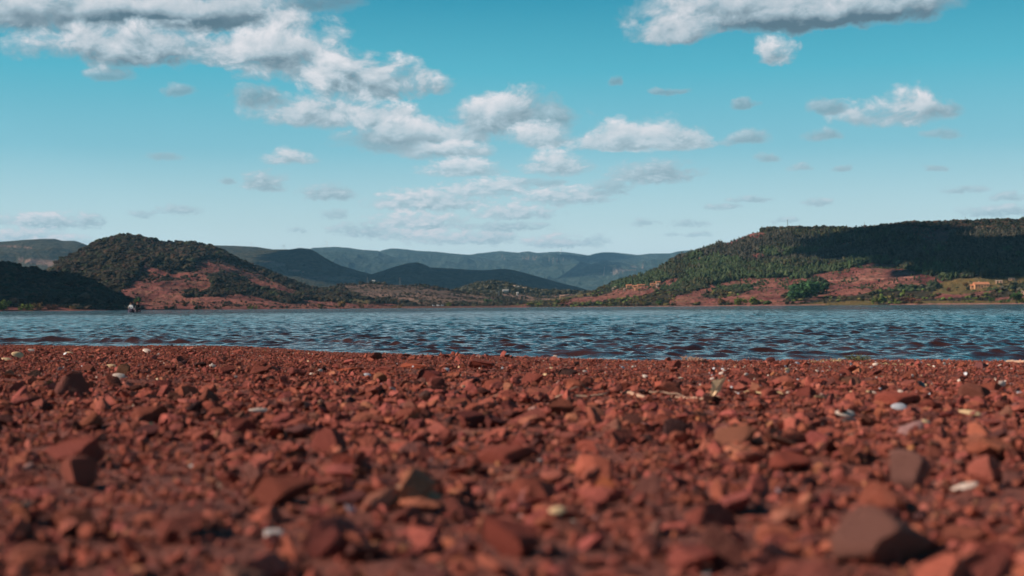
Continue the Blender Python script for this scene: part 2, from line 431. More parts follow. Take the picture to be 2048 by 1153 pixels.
# lakebed and land out to the horizon
ra = np.concatenate([np.linspace(45, 1200, 20), np.linspace(1250, 4000, 60), np.geomspace(4100, 30000, 30)])
aa = np.linspace(-math.pi, math.pi, 361)
A_, R_ = np.meshgrid(aa, ra)
shore_r = 1880 + 40*np.sin(A_*9)
Z = -2.5 + 5.0*sstep(-60, 60, R_-shore_r)
front = np.abs(A_) < R(60)
XX, YY = R_*np.sin(A_), R_*np.cos(A_)
colr = np.zeros((A_.size, 3)); colr[:, 0] = .5
o = mesh_np('ground', np.stack([XX, YY, Z], -1).reshape(-1, 3), grid_faces(len(ra), len(aa)), M_HILL, smooth=True, col=colr)
tag(o, kind='structure')

# ------------------------------------------------------------------ water with real waves
def water():
    r = [5.2]
    while r[-1] < 140: r.append(r[-1]*(1+.0021))
    while r[-1] < 2400: r.append(r[-1]*1.02)
    r = np.array(r); a = np.linspace(R(-29), R(29), 1150)
    A, Rr = np.meshgrid(a, r)
    x = Rr*np.sin(A); y = Rr*np.cos(A)
    z = np.zeros_like(x); dx = np.zeros_like(x); dy = np.zeros_like(x)
    dr = np.maximum(Rr*.0021, Rr*(a[1]-a[0])*.6)
    g = np.random.default_rng(3)
    n = 70
    lam = np.geomspace(.10, 1.4, n)*g.uniform(.93, 1.07, n)
    near_m = lambda L: np.clip((L/dr-2.2)/2.5, 0, 1)
    inside = sstep(0.0, 1.8, y - shore_y(x))        # waves die out on the beach
    patch = .6 + .8*fbm(x*.18, y*.10, 3, 21)
    for i in range(n):
        L = lam[i]; k = 2*math.pi/L
        th = g.normal(0, .5 if L > .5 else .8) + R(12)
        kx, ky = k*math.sin(th), -k*math.cos(th)
        st = .043 if L < .35 else (.022 if L < .8 else .005)
        amp = st/k
        ph = g.uniform(0, 6.28)
        m_ = near_m(L)*patch
        p = kx*x + ky*y + ph
        cs = np.cos(p); sn = np.sin(p)
        z += amp*cs*m_
        dx -= .8*amp*sn*m_*kx/k; dy -= .8*amp*sn*m_*ky/k
    z *= .25 + .75*inside
    x2 = x + dx*inside; y2 = y + dy*inside
    # low long-crested wavelets rolling up to the shore
    s = y - shore_y(x)
    for (s0, hgt, wdt, cx_, w_) in [(1.9, .085, .17, -3.4, 2.2), (2.6, .070, .17, -1.5, 1.0), (1.5, .05, .13, 2.1, .6), (.9, .034, .16, -3.2, 1.5), (1.6, .026, .20, -1.1, .8), (1.3, .024, .16, .6, .6), (1.0, .022, .14, 1.5, .55),
                                    (1.5, .030, .18, 1.7, .8), (2.6, .028, .2, 2.6, .9), (3.2, .026, .22, .9, .6), (5.5, .036, .3, 2.2, .8), (4.6, .03, .3, -1.8, .9), (8.5, .04, .4, 3.2, 1.0), (7.5, .036, .4, -4.5, 1.2)]:
        c2 = s0 + .18*np.sin(x*1.7+cx_) + .10*np.sin(x*4.1)
        u = (s-c2)/wdt
        prof = np.exp(-np.where(u < 0, (u*1.9)**2, (u*.9)**2))
        z += .45*hgt*prof*np.exp(-((x-cx_)/w_)**2)*(.75+.5*vn(x*2.5, y*.5, 31))
    edge = sstep(-.25, .1, s)
    z = z*edge - .02*(1-edge)
    return mesh_np('water', np.stack([x2, y2, z], -1).reshape(-1, 3), grid_faces(len(r), len(a)), M_WATER, smooth=True)
tag(water(), kind='structure')

# ------------------------------------------------------------------ hills
class Layer:
    def __init__(s, name, sky, r0, r1, r2, ex, amp, scale, mat, soil=(), veg=(), field=(), pale=(), rows=120, xr=None, seed=0, ridge=.0, lift=0, soilrough=0.0, soil0=0.0):
        s.__dict__.update(locals())
        sky = sorted(sky); p = np.array(sky, float)
        s.az, s.el = azel(p[:, 0], p[:, 1] + lift)
        s.ga = np.linspace(s.az[0]-.08, s.az[-1]+.08, 1600); e_ = np.interp(s.ga, s.az, s.el); w_ = max(3, int(.022/(s.ga[1]-s.ga[0])))
        k_ = np.hanning(2*w_+1); k_ /= k_.sum(); s.ge = np.convolve(np.pad(e_, w_, mode='edge'), k_, mode='valid')
        k2 = np.hanning(9); k2 /= k2.sum(); s.gx = np.convolve(np.pad(e_, 4, mode='edge'), k2, mode='valid')
    def h1(s, a):
        return s.r1f(a)*np.tan(np.interp(a, s.ga, s.gx))
    def h0(s, a):
        return s.r1f(a)*np.tan(np.interp(a, s.ga, s.ge))
    def r0f(s, a):
        return np.interp(a, *s.r0) if isinstance(s.r0, tuple) else s.r0 + 0*a
    def r1f(s, a): return s.r1 + 0*a
    def height(s, a, r):
        r0 = s.r0f(a); r1 = s.r1f(a)
        t = np.clip((r-r0)/(r1-r0), 0, 1); bk = np.clip((r-r1)/(s.r2-r1), 0, 1)
        S = t**s.ex
        x = r*np.sin(a); y = r*np.cos(a)
        h_0 = s.h0(a); h_1 = s.h1(a)
        h = -2 + (h_0 + (h_1-h_0)*np.where(h_1 < h_0, t**1.5, t**3.5)+2)*S
        env = np.sin(np.pi*np.clip(t, 0, 1))**.8*np.clip(s.h1(a)/40, 0, 1)
        h = h + s.amp*env*(fbm(x/s.scale, y/s.scale, 5, s.seed, .5, True)-.62)
        h = h + 5.0*s.soilrough*np.sin(np.pi*t)**.5*(fbm(x/30, y/30, 4, s.seed+60, .55, True)-.6)
        h = h + s.ridge*np.clip(t*3, 0, 1)*(fbm(x/s.scale*6, y/s.scale*6, 3, s.seed+40)-.5)
        h = h*(1-.85*bk*bk*(3-2*bk)) - 20*bk
        return h
    def masks(s, px, py, x, y):
        w = 9*(fbm(x/28, y/28, 3, 77)-.5)
        qx = px + w*1.6; qy = py + w*.9
        so = np.full(px.shape, float(s.soil0)); fi = np.zeros(px.shape); pa = np.zeros(px.shape)
        for p in s.soil: so[inpoly(qx, qy, p)] = 1
        for p in s.field: fi[inpoly(px+w*.4, py+w*.2, p)] = 1
        for p in s.veg:
            q_ = inpoly(qx, qy, p); so[q_] = 0; fi[q_] = 0
        for p in s.pale: pa[inpoly(px+w*.15, py+w*.08, p)] = 1
        return so, fi, pa
    def build(s):
        a0, a1 = (s.az[0]-.01, s.az[-1]+.01) if s.xr is None else (float(azel(s.xr[0], 600)[0]), float(azel(s.xr[1], 600)[0]))
        nc = int(min(1500, max(80, (a1-a0)/.00055)))
        a = np.linspace(a0, a1, nc)
        t = np.concatenate([np.linspace(0, 1, s.rows), 1+np.linspace(.04, 1, 14)])
        A = np.repeat(a[None], len(t), 0)
        r0 = s.r0f(A); r1 = s.r1f(A)
        T = t[:, None]
        Rr = np.where(T <= 1, r0 + (r1-r0)*T, r1 + (s.r2-r1)*(T-1))
        Z = s.height(A, Rr)
        x = Rr*np.sin(A); y = Rr*np.cos(A)
        px, py = to_px(x, y, Z)
        so, fi, pa = s.masks(px, py, x, y)
        col = np.stack([so, fi, pa], -1).reshape(-1, 3)
        o = mesh_np(s.name, np.stack([x, y, Z], -1).reshape(-1, 3), grid_faces(len(t), nc), s.mat, smooth=True, col=col)
        tag(o, kind='structure')
        return o
    def hit(s, px, py):
        a, e = azel(px, py); a = float(a); e = float(e)
        r0 = float(s.r0f(np.array(a))); r = np.linspace(r0, s.r1, 1500)
        h = s.height(np.full(r.shape, a), r)
        k = np.nonzero(h - CAM[2] >= np.tan(e)*r)[0]
        i = k[0] if len(k) else int(np.argmax((h-CAM[2])/r))
        return np.array([r[i]*math.sin(a), r[i]*math.cos(a), h[i]])

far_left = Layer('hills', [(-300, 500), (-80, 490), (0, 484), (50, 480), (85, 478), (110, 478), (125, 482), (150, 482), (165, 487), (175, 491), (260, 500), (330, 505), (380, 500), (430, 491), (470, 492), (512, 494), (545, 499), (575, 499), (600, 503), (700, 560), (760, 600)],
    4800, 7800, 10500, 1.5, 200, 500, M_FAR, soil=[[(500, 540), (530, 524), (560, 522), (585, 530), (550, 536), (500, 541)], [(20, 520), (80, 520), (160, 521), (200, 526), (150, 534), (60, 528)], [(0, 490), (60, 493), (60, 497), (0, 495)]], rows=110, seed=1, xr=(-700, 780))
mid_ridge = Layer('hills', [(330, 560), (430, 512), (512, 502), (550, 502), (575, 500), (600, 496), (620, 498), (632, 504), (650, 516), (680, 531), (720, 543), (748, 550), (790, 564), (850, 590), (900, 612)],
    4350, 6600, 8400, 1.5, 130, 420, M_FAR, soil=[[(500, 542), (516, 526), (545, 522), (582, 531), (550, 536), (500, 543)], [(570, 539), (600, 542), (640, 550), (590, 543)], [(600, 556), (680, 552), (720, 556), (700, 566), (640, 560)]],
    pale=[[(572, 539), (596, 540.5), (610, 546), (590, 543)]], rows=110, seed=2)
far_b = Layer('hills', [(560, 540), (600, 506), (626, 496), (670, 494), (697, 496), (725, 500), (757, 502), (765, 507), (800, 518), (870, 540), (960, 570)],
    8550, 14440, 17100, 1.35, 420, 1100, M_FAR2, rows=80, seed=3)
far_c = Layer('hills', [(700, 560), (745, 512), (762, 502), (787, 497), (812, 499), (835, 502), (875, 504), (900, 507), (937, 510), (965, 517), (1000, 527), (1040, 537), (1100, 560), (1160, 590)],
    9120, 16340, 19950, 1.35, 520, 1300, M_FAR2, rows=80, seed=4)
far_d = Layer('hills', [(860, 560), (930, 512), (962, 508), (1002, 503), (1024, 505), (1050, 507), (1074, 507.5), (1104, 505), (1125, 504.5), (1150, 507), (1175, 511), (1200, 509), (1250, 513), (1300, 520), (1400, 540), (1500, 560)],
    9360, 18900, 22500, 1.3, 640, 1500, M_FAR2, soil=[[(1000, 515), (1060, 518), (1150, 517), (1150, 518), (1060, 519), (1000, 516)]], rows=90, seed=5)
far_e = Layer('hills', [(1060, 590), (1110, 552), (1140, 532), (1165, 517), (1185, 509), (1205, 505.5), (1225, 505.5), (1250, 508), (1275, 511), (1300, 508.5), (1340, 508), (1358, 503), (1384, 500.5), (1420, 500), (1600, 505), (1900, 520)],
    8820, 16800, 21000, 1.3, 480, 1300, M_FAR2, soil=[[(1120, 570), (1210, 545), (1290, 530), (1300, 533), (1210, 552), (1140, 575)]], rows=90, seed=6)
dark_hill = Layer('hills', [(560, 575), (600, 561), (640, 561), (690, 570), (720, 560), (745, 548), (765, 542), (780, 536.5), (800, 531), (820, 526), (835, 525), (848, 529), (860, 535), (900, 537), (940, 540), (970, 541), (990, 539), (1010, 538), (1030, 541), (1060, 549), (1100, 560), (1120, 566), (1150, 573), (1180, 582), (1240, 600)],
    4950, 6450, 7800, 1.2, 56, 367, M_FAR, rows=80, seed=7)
knoll_g = Layer('hills', [(870, 600), (900, 588), (912, 583), (940, 573), (965, 567), (987, 565.5), (1005, 568), (1040, 576), (1080, 583), (1120, 584), (1160, 586), (1200, 585), (1260, 600)],
    2300, 2950, 3600, 1.1, 12, 180, M_FAR, soil=[[(900, 610), (920, 590), (1000, 585), (1080, 590), (1160, 586), (1160, 612)]], rows=90, seed=8)
knoll_f = Layer('hills', [(620, 590), (660, 576), (684, 571), (710, 569), (747, 567), (787, 570), (837, 572.5), (872, 575), (902, 582), (940, 588), (980, 592), (1020, 597), (1060, 606), (1080, 612)],
    2000, 2600, 3200, 1.1, 12, 150, M_FAR, soil=[[(690, 600), (690, 572), (740, 568), (800, 572), (840, 575), (900, 584), (960, 592), (1000, 600), (960, 612), (850, 612), (780, 600)]], rows=90, seed=9)
left_hill = Layer('hills', [(-200, 600), (40, 570), (80, 551), (100, 543), (120, 524), (160, 503), (200, 484), (225, 476), (245, 472), (265, 473), (290, 479), (320, 484), (345, 486), (365, 485), (385, 487), (410, 490), (430, 497), (460, 511), (490, 526), (512, 536), (550, 551), (590, 563), (620, 573), (660, 578), (700, 583), (740, 593), (800, 601), (850, 608), (880, 614)],
    (azel(np.array([-200., 250, 500, 880]), np.array([620.]*4))[0], np.array([1500., 1500, 1550, 1700])), 2400, 3100, 1.35, 26, 150, M_HILL,
    soil=[[(225, 620), (240, 585), (262, 560), (290, 530), (340, 548), (380, 543), (395, 520), (440, 518), (480, 528), (512, 543), (560, 568), (600, 592), (640, 600), (680, 606), (860, 612), (860, 622)],
          [(600, 565), (640, 572), (670, 577), (680, 580), (640, 580), (610, 572)], [(575, 577), (600, 583), (640, 598), (625, 600), (585, 584)]],
    veg=[[(408, 592), (425, 560), (437, 549), (458, 551), (495, 566), (520, 578), (515, 592), (470, 588), (440, 594)], [(505, 575), (560, 585), (600, 596), (610, 606), (570, 608), (530, 600), (500, 590)], [(365, 596), (375, 583), (400, 586), (402, 594)],
         [(640, 590), (700, 582), (780, 590), (860, 604), (780, 600), (700, 598)], [(480, 524), (512, 532), (620, 571), (600, 577), (540, 560)], [(580, 586), (640, 590), (660, 603), (600, 598)]],
    field=[[(686, 599), (720, 598.5), (785, 603), (730, 608), (700, 604)]], rows=260, seed=10, ridge=0, lift=4, soilrough=1.0, xr=(-420, 900))
near_left = Layer('hills', [(-700, 500), (-300, 515), (0, 535), (25, 537), (45, 543), (70, 545), (100, 553), (140, 557), (170, 565), (200, 580), (230, 595), (255, 606), (275, 616), (300, 624)],
    1180, 1560, 2000, 1.15, 12, 120, M_HILL, soil=[[(-700, 630), (-700, 613), (0, 611), (100, 609), (200, 606), (300, 610), (300, 630)], [(120, 565), (180, 580), (150, 590), (120, 580)]], rows=130, seed=11, xr=(-700, 320))
right_hill = Layer('hills', [(850, 618), (900, 612), (960, 609), (1000, 605), (1040, 601), (1100, 593), (1150, 585), (1190, 577), (1210, 570), (1250, 558), (1300, 542), (1330, 527), (1350, 515), (1380, 505), (1400, 498), (1440, 485), (1470, 475), (1500, 462), (1530, 456), (1560, 452), (1600, 451), (1650, 452), (1700, 454), (1740, 450), (1780, 446), (1820, 443), (1860, 442), (1900, 441), (1960, 439), (2048, 437), (2400, 425), (2800, 420)],
    (azel(np.array([850., 1100, 1500, 1700, 2100, 2800]), np.array([610.]*6))[0], np.array([1750., 1450, 1300, 1250, 1200, 1200])), 2350, 3200, 1.9, 24, 170, M_HILL,
    soil=[[(1540, 590), (1580, 570), (1600, 560), (1660, 545), (1700, 536), (1740, 530), (1790, 533), (1830, 545), (1870, 556), (1890, 566), (1850, 575), (1800, 577), (1760, 584), (1700, 592), (1640, 598), (1540, 604), (1500, 602)],
          [(1120, 612), (1185, 598), (1215, 586), (1240, 575), (1290, 571), (1330, 560), (1352, 556), (1372, 565), (1330, 580), (1290, 592), (1240, 600)],
          [(1325, 610), (1360, 592), (1410, 574), (1455, 562), (1540, 555), (1610, 557), (1570, 590), (1540, 610), (1400, 612)],
          [(1440, 490), (1480, 472), (1540, 463), (1545, 470), (1490, 484), (1450, 494)], [(1640, 520), (1700, 515), (1710, 521), (1650, 527)], [(1660, 490), (1710, 486), (1712, 492), (1665, 497)], [(1700, 536), (1740, 528), (1800, 530), (1790, 540)], [(1500, 512), (1530, 508), (1528, 514), (1505, 518)], [(1380, 523), (1400, 514), (1432, 513), (1390, 526)], [(1810, 452), (1880, 458), (1905, 466), (1895, 492), (1850, 488), (1830, 472)],
          [(960, 620), (960, 611), (1060, 606), (1060, 620)], [(1800, 592), (1880, 585), (1960, 582), (1990, 583), (1920, 596), (1830, 602)], [(1990, 598), (2060, 586), (2060, 597), (1985, 606)], [(1420, 612), (1460, 600), (1540, 598), (1620, 602), (1560, 612)], [(1100, 612), (1130, 601), (1180, 592), (1200, 600), (1150, 612)]],
    veg=[[(1400, 592), (1430, 578), (1470, 574), (1500, 577), (1480, 588), (1430, 596)], [(1640, 606), (1740, 592), (1850, 584), (1880, 590), (1870, 598), (1760, 600)], [(1230, 609), (1280, 598), (1330, 592), (1350, 599), (1300, 609)], [(1560, 603), (1590, 575), (1625, 560), (1650, 566), (1645, 590), (1600, 602)]],
    field=[[(1865, 586), (1880, 566), (1920, 558), (1990, 555), (2060, 550), (2060, 566), (2000, 577), (1960, 583), (1920, 590)], [(1560, 616), (1650, 603), (1750, 600), (1760, 616)], [(1020, 606), (1060, 598), (1120, 592), (1180, 585), (1190, 589), (1100, 603)], [(1800, 616), (1820, 603), (2060, 601), (2060, 616)]],
    pale=[[(1650, 561.2), (1720, 558.2), (1760, 557), (1820, 554), (1840, 553), (1840, 554.6), (1760, 558.6), (1720, 560), (1650, 563)], [(960, 616.3), (1650, 609.2), (1650, 610.6), (960, 618)], [(1780, 608), (2100, 606.2), (2100, 608), (1780, 610)]],
    rows=300, seed=12, lift=6, soilrough=.8, xr=(860, 2700))
LAYERS = [far_left, mid_ridge, far_b, far_c, far_d, far_e, dark_hill, knoll_g, knoll_f, left_hill, near_left, right_hill]
for L in LAYERS: L.build()

# ------------------------------------------------------------------ woods on the hills (far masses of trees: stuff)
def tree_template(kind, g, n=5):
    Vs = []; Fs = []; o_ = 0
    V0, F0 = ICO[1]
    for i in range(n):
        if kind == 'conifer':
            zc = .25 + .6*i/(n-1); rr = .34*(1.05-zc)+.07; cx_, cy_ = g.uniform(-.1, .1, 2); sz_ = rr*1.3
        elif kind == 'bush':
            zc = g.uniform(.2, .5); rr = g.uniform(.28, .42); cx_, cy_ = g.uniform(-.35, .35, 2); sz_ = rr*.8
        else:
            zc = g.uniform(.38, .72); rr = g.uniform(.24, .36); cx_, cy_ = g.uniform(-.26, .26, 2); sz_ = rr*.9
        v = V0*np.array([rr, rr, sz_])*(1+g.uniform(-.28, .28, (len(V0), 1))) + np.array([cx_, cy_, zc])
        Vs.append(v); Fs.append(F0+o_); o_ += len(v)
    return np.concatenate(Vs), np.concatenate(Fs)
_g = np.random.default_rng(12)
V1 = ico(1)
TT = {k: [tree_template(k, _g, n) for _ in range(6)] for k, n in (('conifer', 4), ('round', 4), ('bush', 3))}

def wood(name, L, n, xr, tr, size, kinds, greens, keep_soil=.04, keep_field=.02, seed=0, dens=None, low_y=2000):
    g = np.random.default_rng(seed)
    a0, a1 = float(azel(xr[0], 600)[0]), float(azel(xr[1], 600)[0])
    a = g.uniform(a0, a1, n)
    r0 = L.r0f(a)+25; r1 = L.r1 + 60
    u = g.uniform(tr[0], tr[1], n); r = r0 + (r1-r0)*u
    z = L.height(a, r); x = r*np.sin(a); y = r*np.cos(a)
    px, py = to_px(x, y, z)
    so, fi, pa = L.masks(px, py, x, y)
    clump = fbm(x/35, y/35, 3, seed+5)
    pk = np.where(so > .5, keep_soil*np.where(clump > .52, 3.4, .5), np.where(fi > .5, keep_field, np.clip((clump-.26)*6, .25, 1)))
    pk = np.where(pa > .5, 0, pk)
    if dens is not None: pk = pk*dens(px, py)
    k = (g.random(n) < pk) & (z > .8)
    x, y, z, px, py, so, fi, clump = [q_[k] for q_ in (x, y, z, px, py, so, fi, clump)]
    m_ = len(x)
    s = g.uniform(size[0], size[1], m_)*(.8+.5*clump)
    s = np.where((so > .5) | (fi > .5), s*g.uniform(.22, .55, m_), s); s = s*(1-.42*sstep(low_y, low_y+12, py))
    tpl = []; sel = np.zeros(m_, int); wts = kinds(px, py, g)
    names = ['conifer', 'round', 'bush']
    for nm in names: tpl += TT[nm]
    for j in range(3):
        q_ = wts == j; sel[q_] = j*6 + g.integers(0, 6, q_.sum())
    sc = np.stack([s*g.uniform(.85, 1.25, m_), s*g.uniform(.85, 1.25, m_), s*g.uniform(.8, 1.2, m_)], -1)
    sc[:, 2] *= np.where(wts == 0, 1.2, 1.0); sc[:, :2] *= np.where(wts == 0, .9, 1.2)[:, None]
    rt = rots(g.uniform(0, 6.28, m_), g.uniform(0, .12, m_), g.uniform(0, 6.28, m_))
    pos_ = np.stack([x, y, z-.15*s], -1)
    col = greens(px, py, g, m_, clump)
    V, Fc, C = scatter_merge(tpl, pos_, rt, sc, sel, col)
    o = mesh_np(name, V, Fc, M_LEAF, smooth=False, col=C)
    return o
def pal(g, m_, opts, w, clump=None):
    opts = np.array(opts); i = g.choice(len(opts), m_, p=np.array(w)/sum(w))
    c_ = opts[i]*g.uniform(.7, 1.3, (m_, 1))
    if clump is not None: c_ = c_*(.75+.5*clump[:, None])
    return c_
G_DARK = (.022, .026, .015); G_OLIVE = (.056, .050, .024); G_PINE = (.040, .052, .026); G_BRIGHT = (.10, .14, .035); G_BROWN = (.070, .045, .030); G_GREY = (.075, .072, .052)
def greens_left(px, py, g, m_, cl):
    return pal(g, m_, [(.030, .027, .018), (.050, .042, .024), (.052, .034, .024), (.032, .040, .020)], [5, 2.4, 2.4, 1.5], cl)
def greens_right(px, py, g, m_, cl):
    c_ = pal(g, m_, [G_DARK, G_PINE, G_OLIVE, G_GREY], [2.5, 4, 2.4, 1.1], cl)
    lush = pal(g, m_, [(.042, .066, .028), (.062, .082, .038), (.040, .052, .026)], [3, 2, 2], cl); drab = pal(g, m_, [(.050, .047, .034), (.066, .060, .044), G_DARK], [3, 3, 2], cl)
    ws = fbm(px/70, py/22, 3, 55); c_ = np.where(((ws > .50) & (py > 500))[:, None], lush, c_); c_ = np.where(((ws < .50) & (py < 525))[:, None], drab, c_)
    low = py > 583
    d = pal(g, m_, [G_DARK, G_OLIVE, G_BRIGHT, G_BROWN, (.13, .11, .04)], [3, 2.4, 1.2, 1.3, 1.2], cl)
    top = py < 462
    e = pal(g, m_, [G_DARK, G_BROWN], [3, 1.5], cl)
    c_ = np.where(low[:, None], d, c_); return np.where(top[:, None], e, c_)
def k_right(px, py, g):
    w = np.where(g.random(len(px)) < .55, 0, 1); w = np.where(py < 462, 1, w)
    return np.where(py > 575, np.where(g.random(len(px)) < .55, 2, 1), w)
def k_left(px, py, g): return np.where(g.random(len(px)) < .8, 1, 2)
def k_bush(px, py, g): return np.where(g.random(len(px)) < .3, 1, 2)
tag(wood('woods', right_hill, 62000, (950, 2240), (0, 1), (4.6, 7.6), k_right, greens_right, .13, .07, 21, low_y=574, dens=lambda px, py: np.where(py > 583, np.where(fbm(px/14, py/5, 3, 91) > .5, .5, .08), 1.0)),
    'dense dark green pine and oak wood covering the long right hill', 'woods', kind='stuff')
tag(wood('woods', left_hill, 26000, (-60, 890), (.02, 1), (6.5, 11), k_left, greens_left, .09, .05, 22, low_y=560),
    'dark brownish green oak wood covering the domed left hill', 'woods', kind='stuff')
tag(wood('woods', near_left, 6500, (-120, 300), (.06, 1), (4.5, 9), k_left, lambda px, py, g, m_, cl: pal(g, m_, [(.040, .030, .022), (.060, .042, .028), (.030, .032, .020), (.085, .048, .034)], [4, 3, 3, 1.5], cl), .5, .1, 23),
    'nearly black wood on the low shaded slope at the left shore', 'woods', kind='stuff')
tag(wood('scrub', knoll_f, 5200, (630, 1060), (0, 1), (4, 7), k_bush, greens_left, .35, .2, 24, dens=lambda px, py: .8+0*px),
    'grey green scrub dotting the brown knoll behind the middle shore', 'scrub', kind='stuff')
tag(wood('scrub', knoll_g, 6000, (880, 1230), (0, 1), (6, 10), k_bush, lambda px, py, g, m_, cl: pal(g, m_, [G_DARK, G_OLIVE, G_GREY], [3, 2, 2], cl), .5, .2, 25),
    'dull green scrub on the pale knoll below the shaded far hill', 'scrub', kind='stuff')

# ------------------------------------------------------------------ unseen clouds added out of frame, shaped to shade the hills
M_CLOUD = simple("shadow_cloud_white", (.85, .86, .88), 1.0, .04, .01)
def shadow_cloud(L, poly, alt, n, rad, seed):
    g = np.random.default_rng(seed); P_ = np.array(poly, float)
    lo, hi = P_.min(0), P_.max(0); pts = []
    while len(pts) < n:
        x, y = g.uniform(lo[0], hi[0]), g.uniform(lo[1], hi[1])
        if inpoly(np.array([x]), np.array([y]), poly)[0]: pts.append((x, y))
    pos_ = []
    for (x, y) in pts:
        h = L.hit(x, y); t = (alt-h[2])/SUN_DIR[2]; pos_.append(h + SUN_DIR*t)  # blob set sunward of the hill point it is meant to shade
    pos_ = np.array(pos_); pos_[:, 2] += g.uniform(-10, 60, n)
    V, Fc = ICO[3]
    T = []
    for i in range(5):
        d = V*(1+.35*(fbm(V[:, 0:1]*2+i*7+9, V[:, 1:2]*2+V[:, 2:3]*3+9, 3, i)-.5)); T.append((d, Fc))
    s = g.uniform(.6, 1.15, n)*rad
    V, Fc, _ = scatter_merge(T, pos_, rots(g.uniform(0, 6, n), np.zeros(n), np.zeros(n)), np.stack([s, s, s*.45], -1), g.integers(0, 5, n))
    o = mesh_np('shadow_clouds', V, Fc, M_CLOUD, smooth=True); tag(o, kind='stuff')
    return o
shadow_cloud(right_hill, [(1640, 520), (1670, 490), (1690, 472), (1730, 466), (1780, 466), (1810, 475), (1840, 500), (1870, 515), (1910, 505), (1960, 495), (2010, 485), (2060, 475), (2200, 465), (2300, 520), (2200, 552), (2048, 552), (1930, 552), (1870, 545), (1800, 528), (1740, 524), (1680, 525)], 800, 230, 50, 1)
shadow_cloud(near_left, [(-300, 520), (0, 538), (60, 548), (140, 560), (200, 580), (245, 600), (250, 606), (200, 604), (0, 604), (-300, 604)], 700, 90, 50, 2)
shadow_cloud(dark_hill, [(690, 570), (740, 549), (780, 538), (830, 526), (900, 538), (1000, 539), (1060, 549), (1120, 567), (1140, 580), (1000, 575), (900, 590), (800, 590), (700, 590)], 1700, 120, 175, 3)
shadow_cloud(mid_ridge, [(560, 505), (600, 497), (630, 504), (680, 531), (740, 549), (740, 556), (690, 546), (640, 535), (590, 520)], 1700, 60, 120, 4)
shadow_cloud(far_e, [(1095, 563), (1140, 540), (1190, 510), (1240, 508), (1200, 528), (1150, 553), (1120, 566)], 4200, 70, 170, 5)

# ------------------------------------------------------------------ stones
def stone_template(sub, g, cuts, flat=(1, .75, .5), noise=.0):
    V, Fc = ICO[sub]; V = V.copy()
    for _ in range(cuts):
        n_ = g.normal(size=3); n_ /= np.linalg.norm(n_); d = g.uniform(.30, .74)
        ex = np.clip(V @ n_ - d, 0, None); V = V - ex[:, None]*n_*.97
    if noise:
        nn = fbm(V[:, 0]*2.5+V[:, 2]*1.7+11, V[:, 1]*2.5-V[:, 2]*2.1+7, 5, int(g.integers(1e6)))-.5
        V = V*(1+noise*nn[:, None])
    V = V*np.array(flat)
    return V/np.abs(V).max(), Fc
g = np.random.default_rng(5)
def flatr(): return (1, g.uniform(.5, .95), g.uniform(.2, .6))
T_TINY = [stone_template(1, g, 5, flatr()) for _ in range(14)]
T_TINY = []
def ico0(g):
    V = np.array([(0, 0, 1), (.9, 0, .4), (.28, .85, .4), (-.72, .53, .4), (-.72, -.53, .4), (.28, -.85, .4), (.72, .53, -.4), (-.28, .85, -.4), (-.9, 0, -.4), (-.28, -.85, -.4), (.72, -.53, -.4), (0, 0, -1)], float)
    Fc = np.array([(0, 1, 2), (0, 2, 3), (0, 3, 4), (0, 4, 5), (0, 5, 1), (1, 6, 2), (2, 7, 3), (3, 8, 4), (4, 9, 5), (5, 10, 1), (6, 7, 2), (7, 8, 3), (8, 9, 4), (9, 10, 5), (10, 6, 1), (11, 7, 6), (11, 8, 7), (11, 9, 8), (11, 10, 9), (11, 6, 10)])
    V = V*(1+g.uniform(-.35, .25, (12, 1)))*np.array(flatr())
    return V/np.abs(V).max(), Fc
T_TINY = [ico0(g) for _ in range(16)]
T_MID = [stone_template(2, g, 10, flatr(), .35) for _ in range(22)]
T_BIG = [stone_template(4, g, 13, flatr(), .22) for _ in range(14)]

STONE_COLS = [(.292, .080, .055), (.325, .091, .064), (.225, .061, .044), (.085, .027, .023), (.20, .078, .062), (.385, .135, .088), (.36, .14, .075), (.055, .026, .026), (.33, .20, .16), (.55, .47, .42)]
STONE_W = [12, 7, 8, 2.6, 1.6, 1.4, .4, .8, .2, .05]
def stone_cols(g, n, w=STONE_W):
    c_ = np.array(STONE_COLS)[g.choice(len(STONE_COLS), n, p=np.array(w)/sum(w))]
    return c_*g.uniform(.84, 1.18, (n, 1))*np.stack([np.ones(n), g.uniform(.9, 1.12, n), g.uniform(.88, 1.15, n)], -1)
def area_pts(g, n, y0, y1, past=.0):
    """random points on the beach in the wedge that can be seen, with a margin to each side"""
    out = []
    while sum(len(q_) for q_ in out) < n:
        y = g.uniform(y0, y1, n*2); hw = .42*np.clip(y, 0, None)+.75
        x = g.uniform(-5.6, 5.6, n*2)
        k = (np.abs(x) < hw) & (y < shore_y(x)+past)
        out.append(np.stack([x[k], y[k]], -1))
    return np.concatenate(out)[:n]
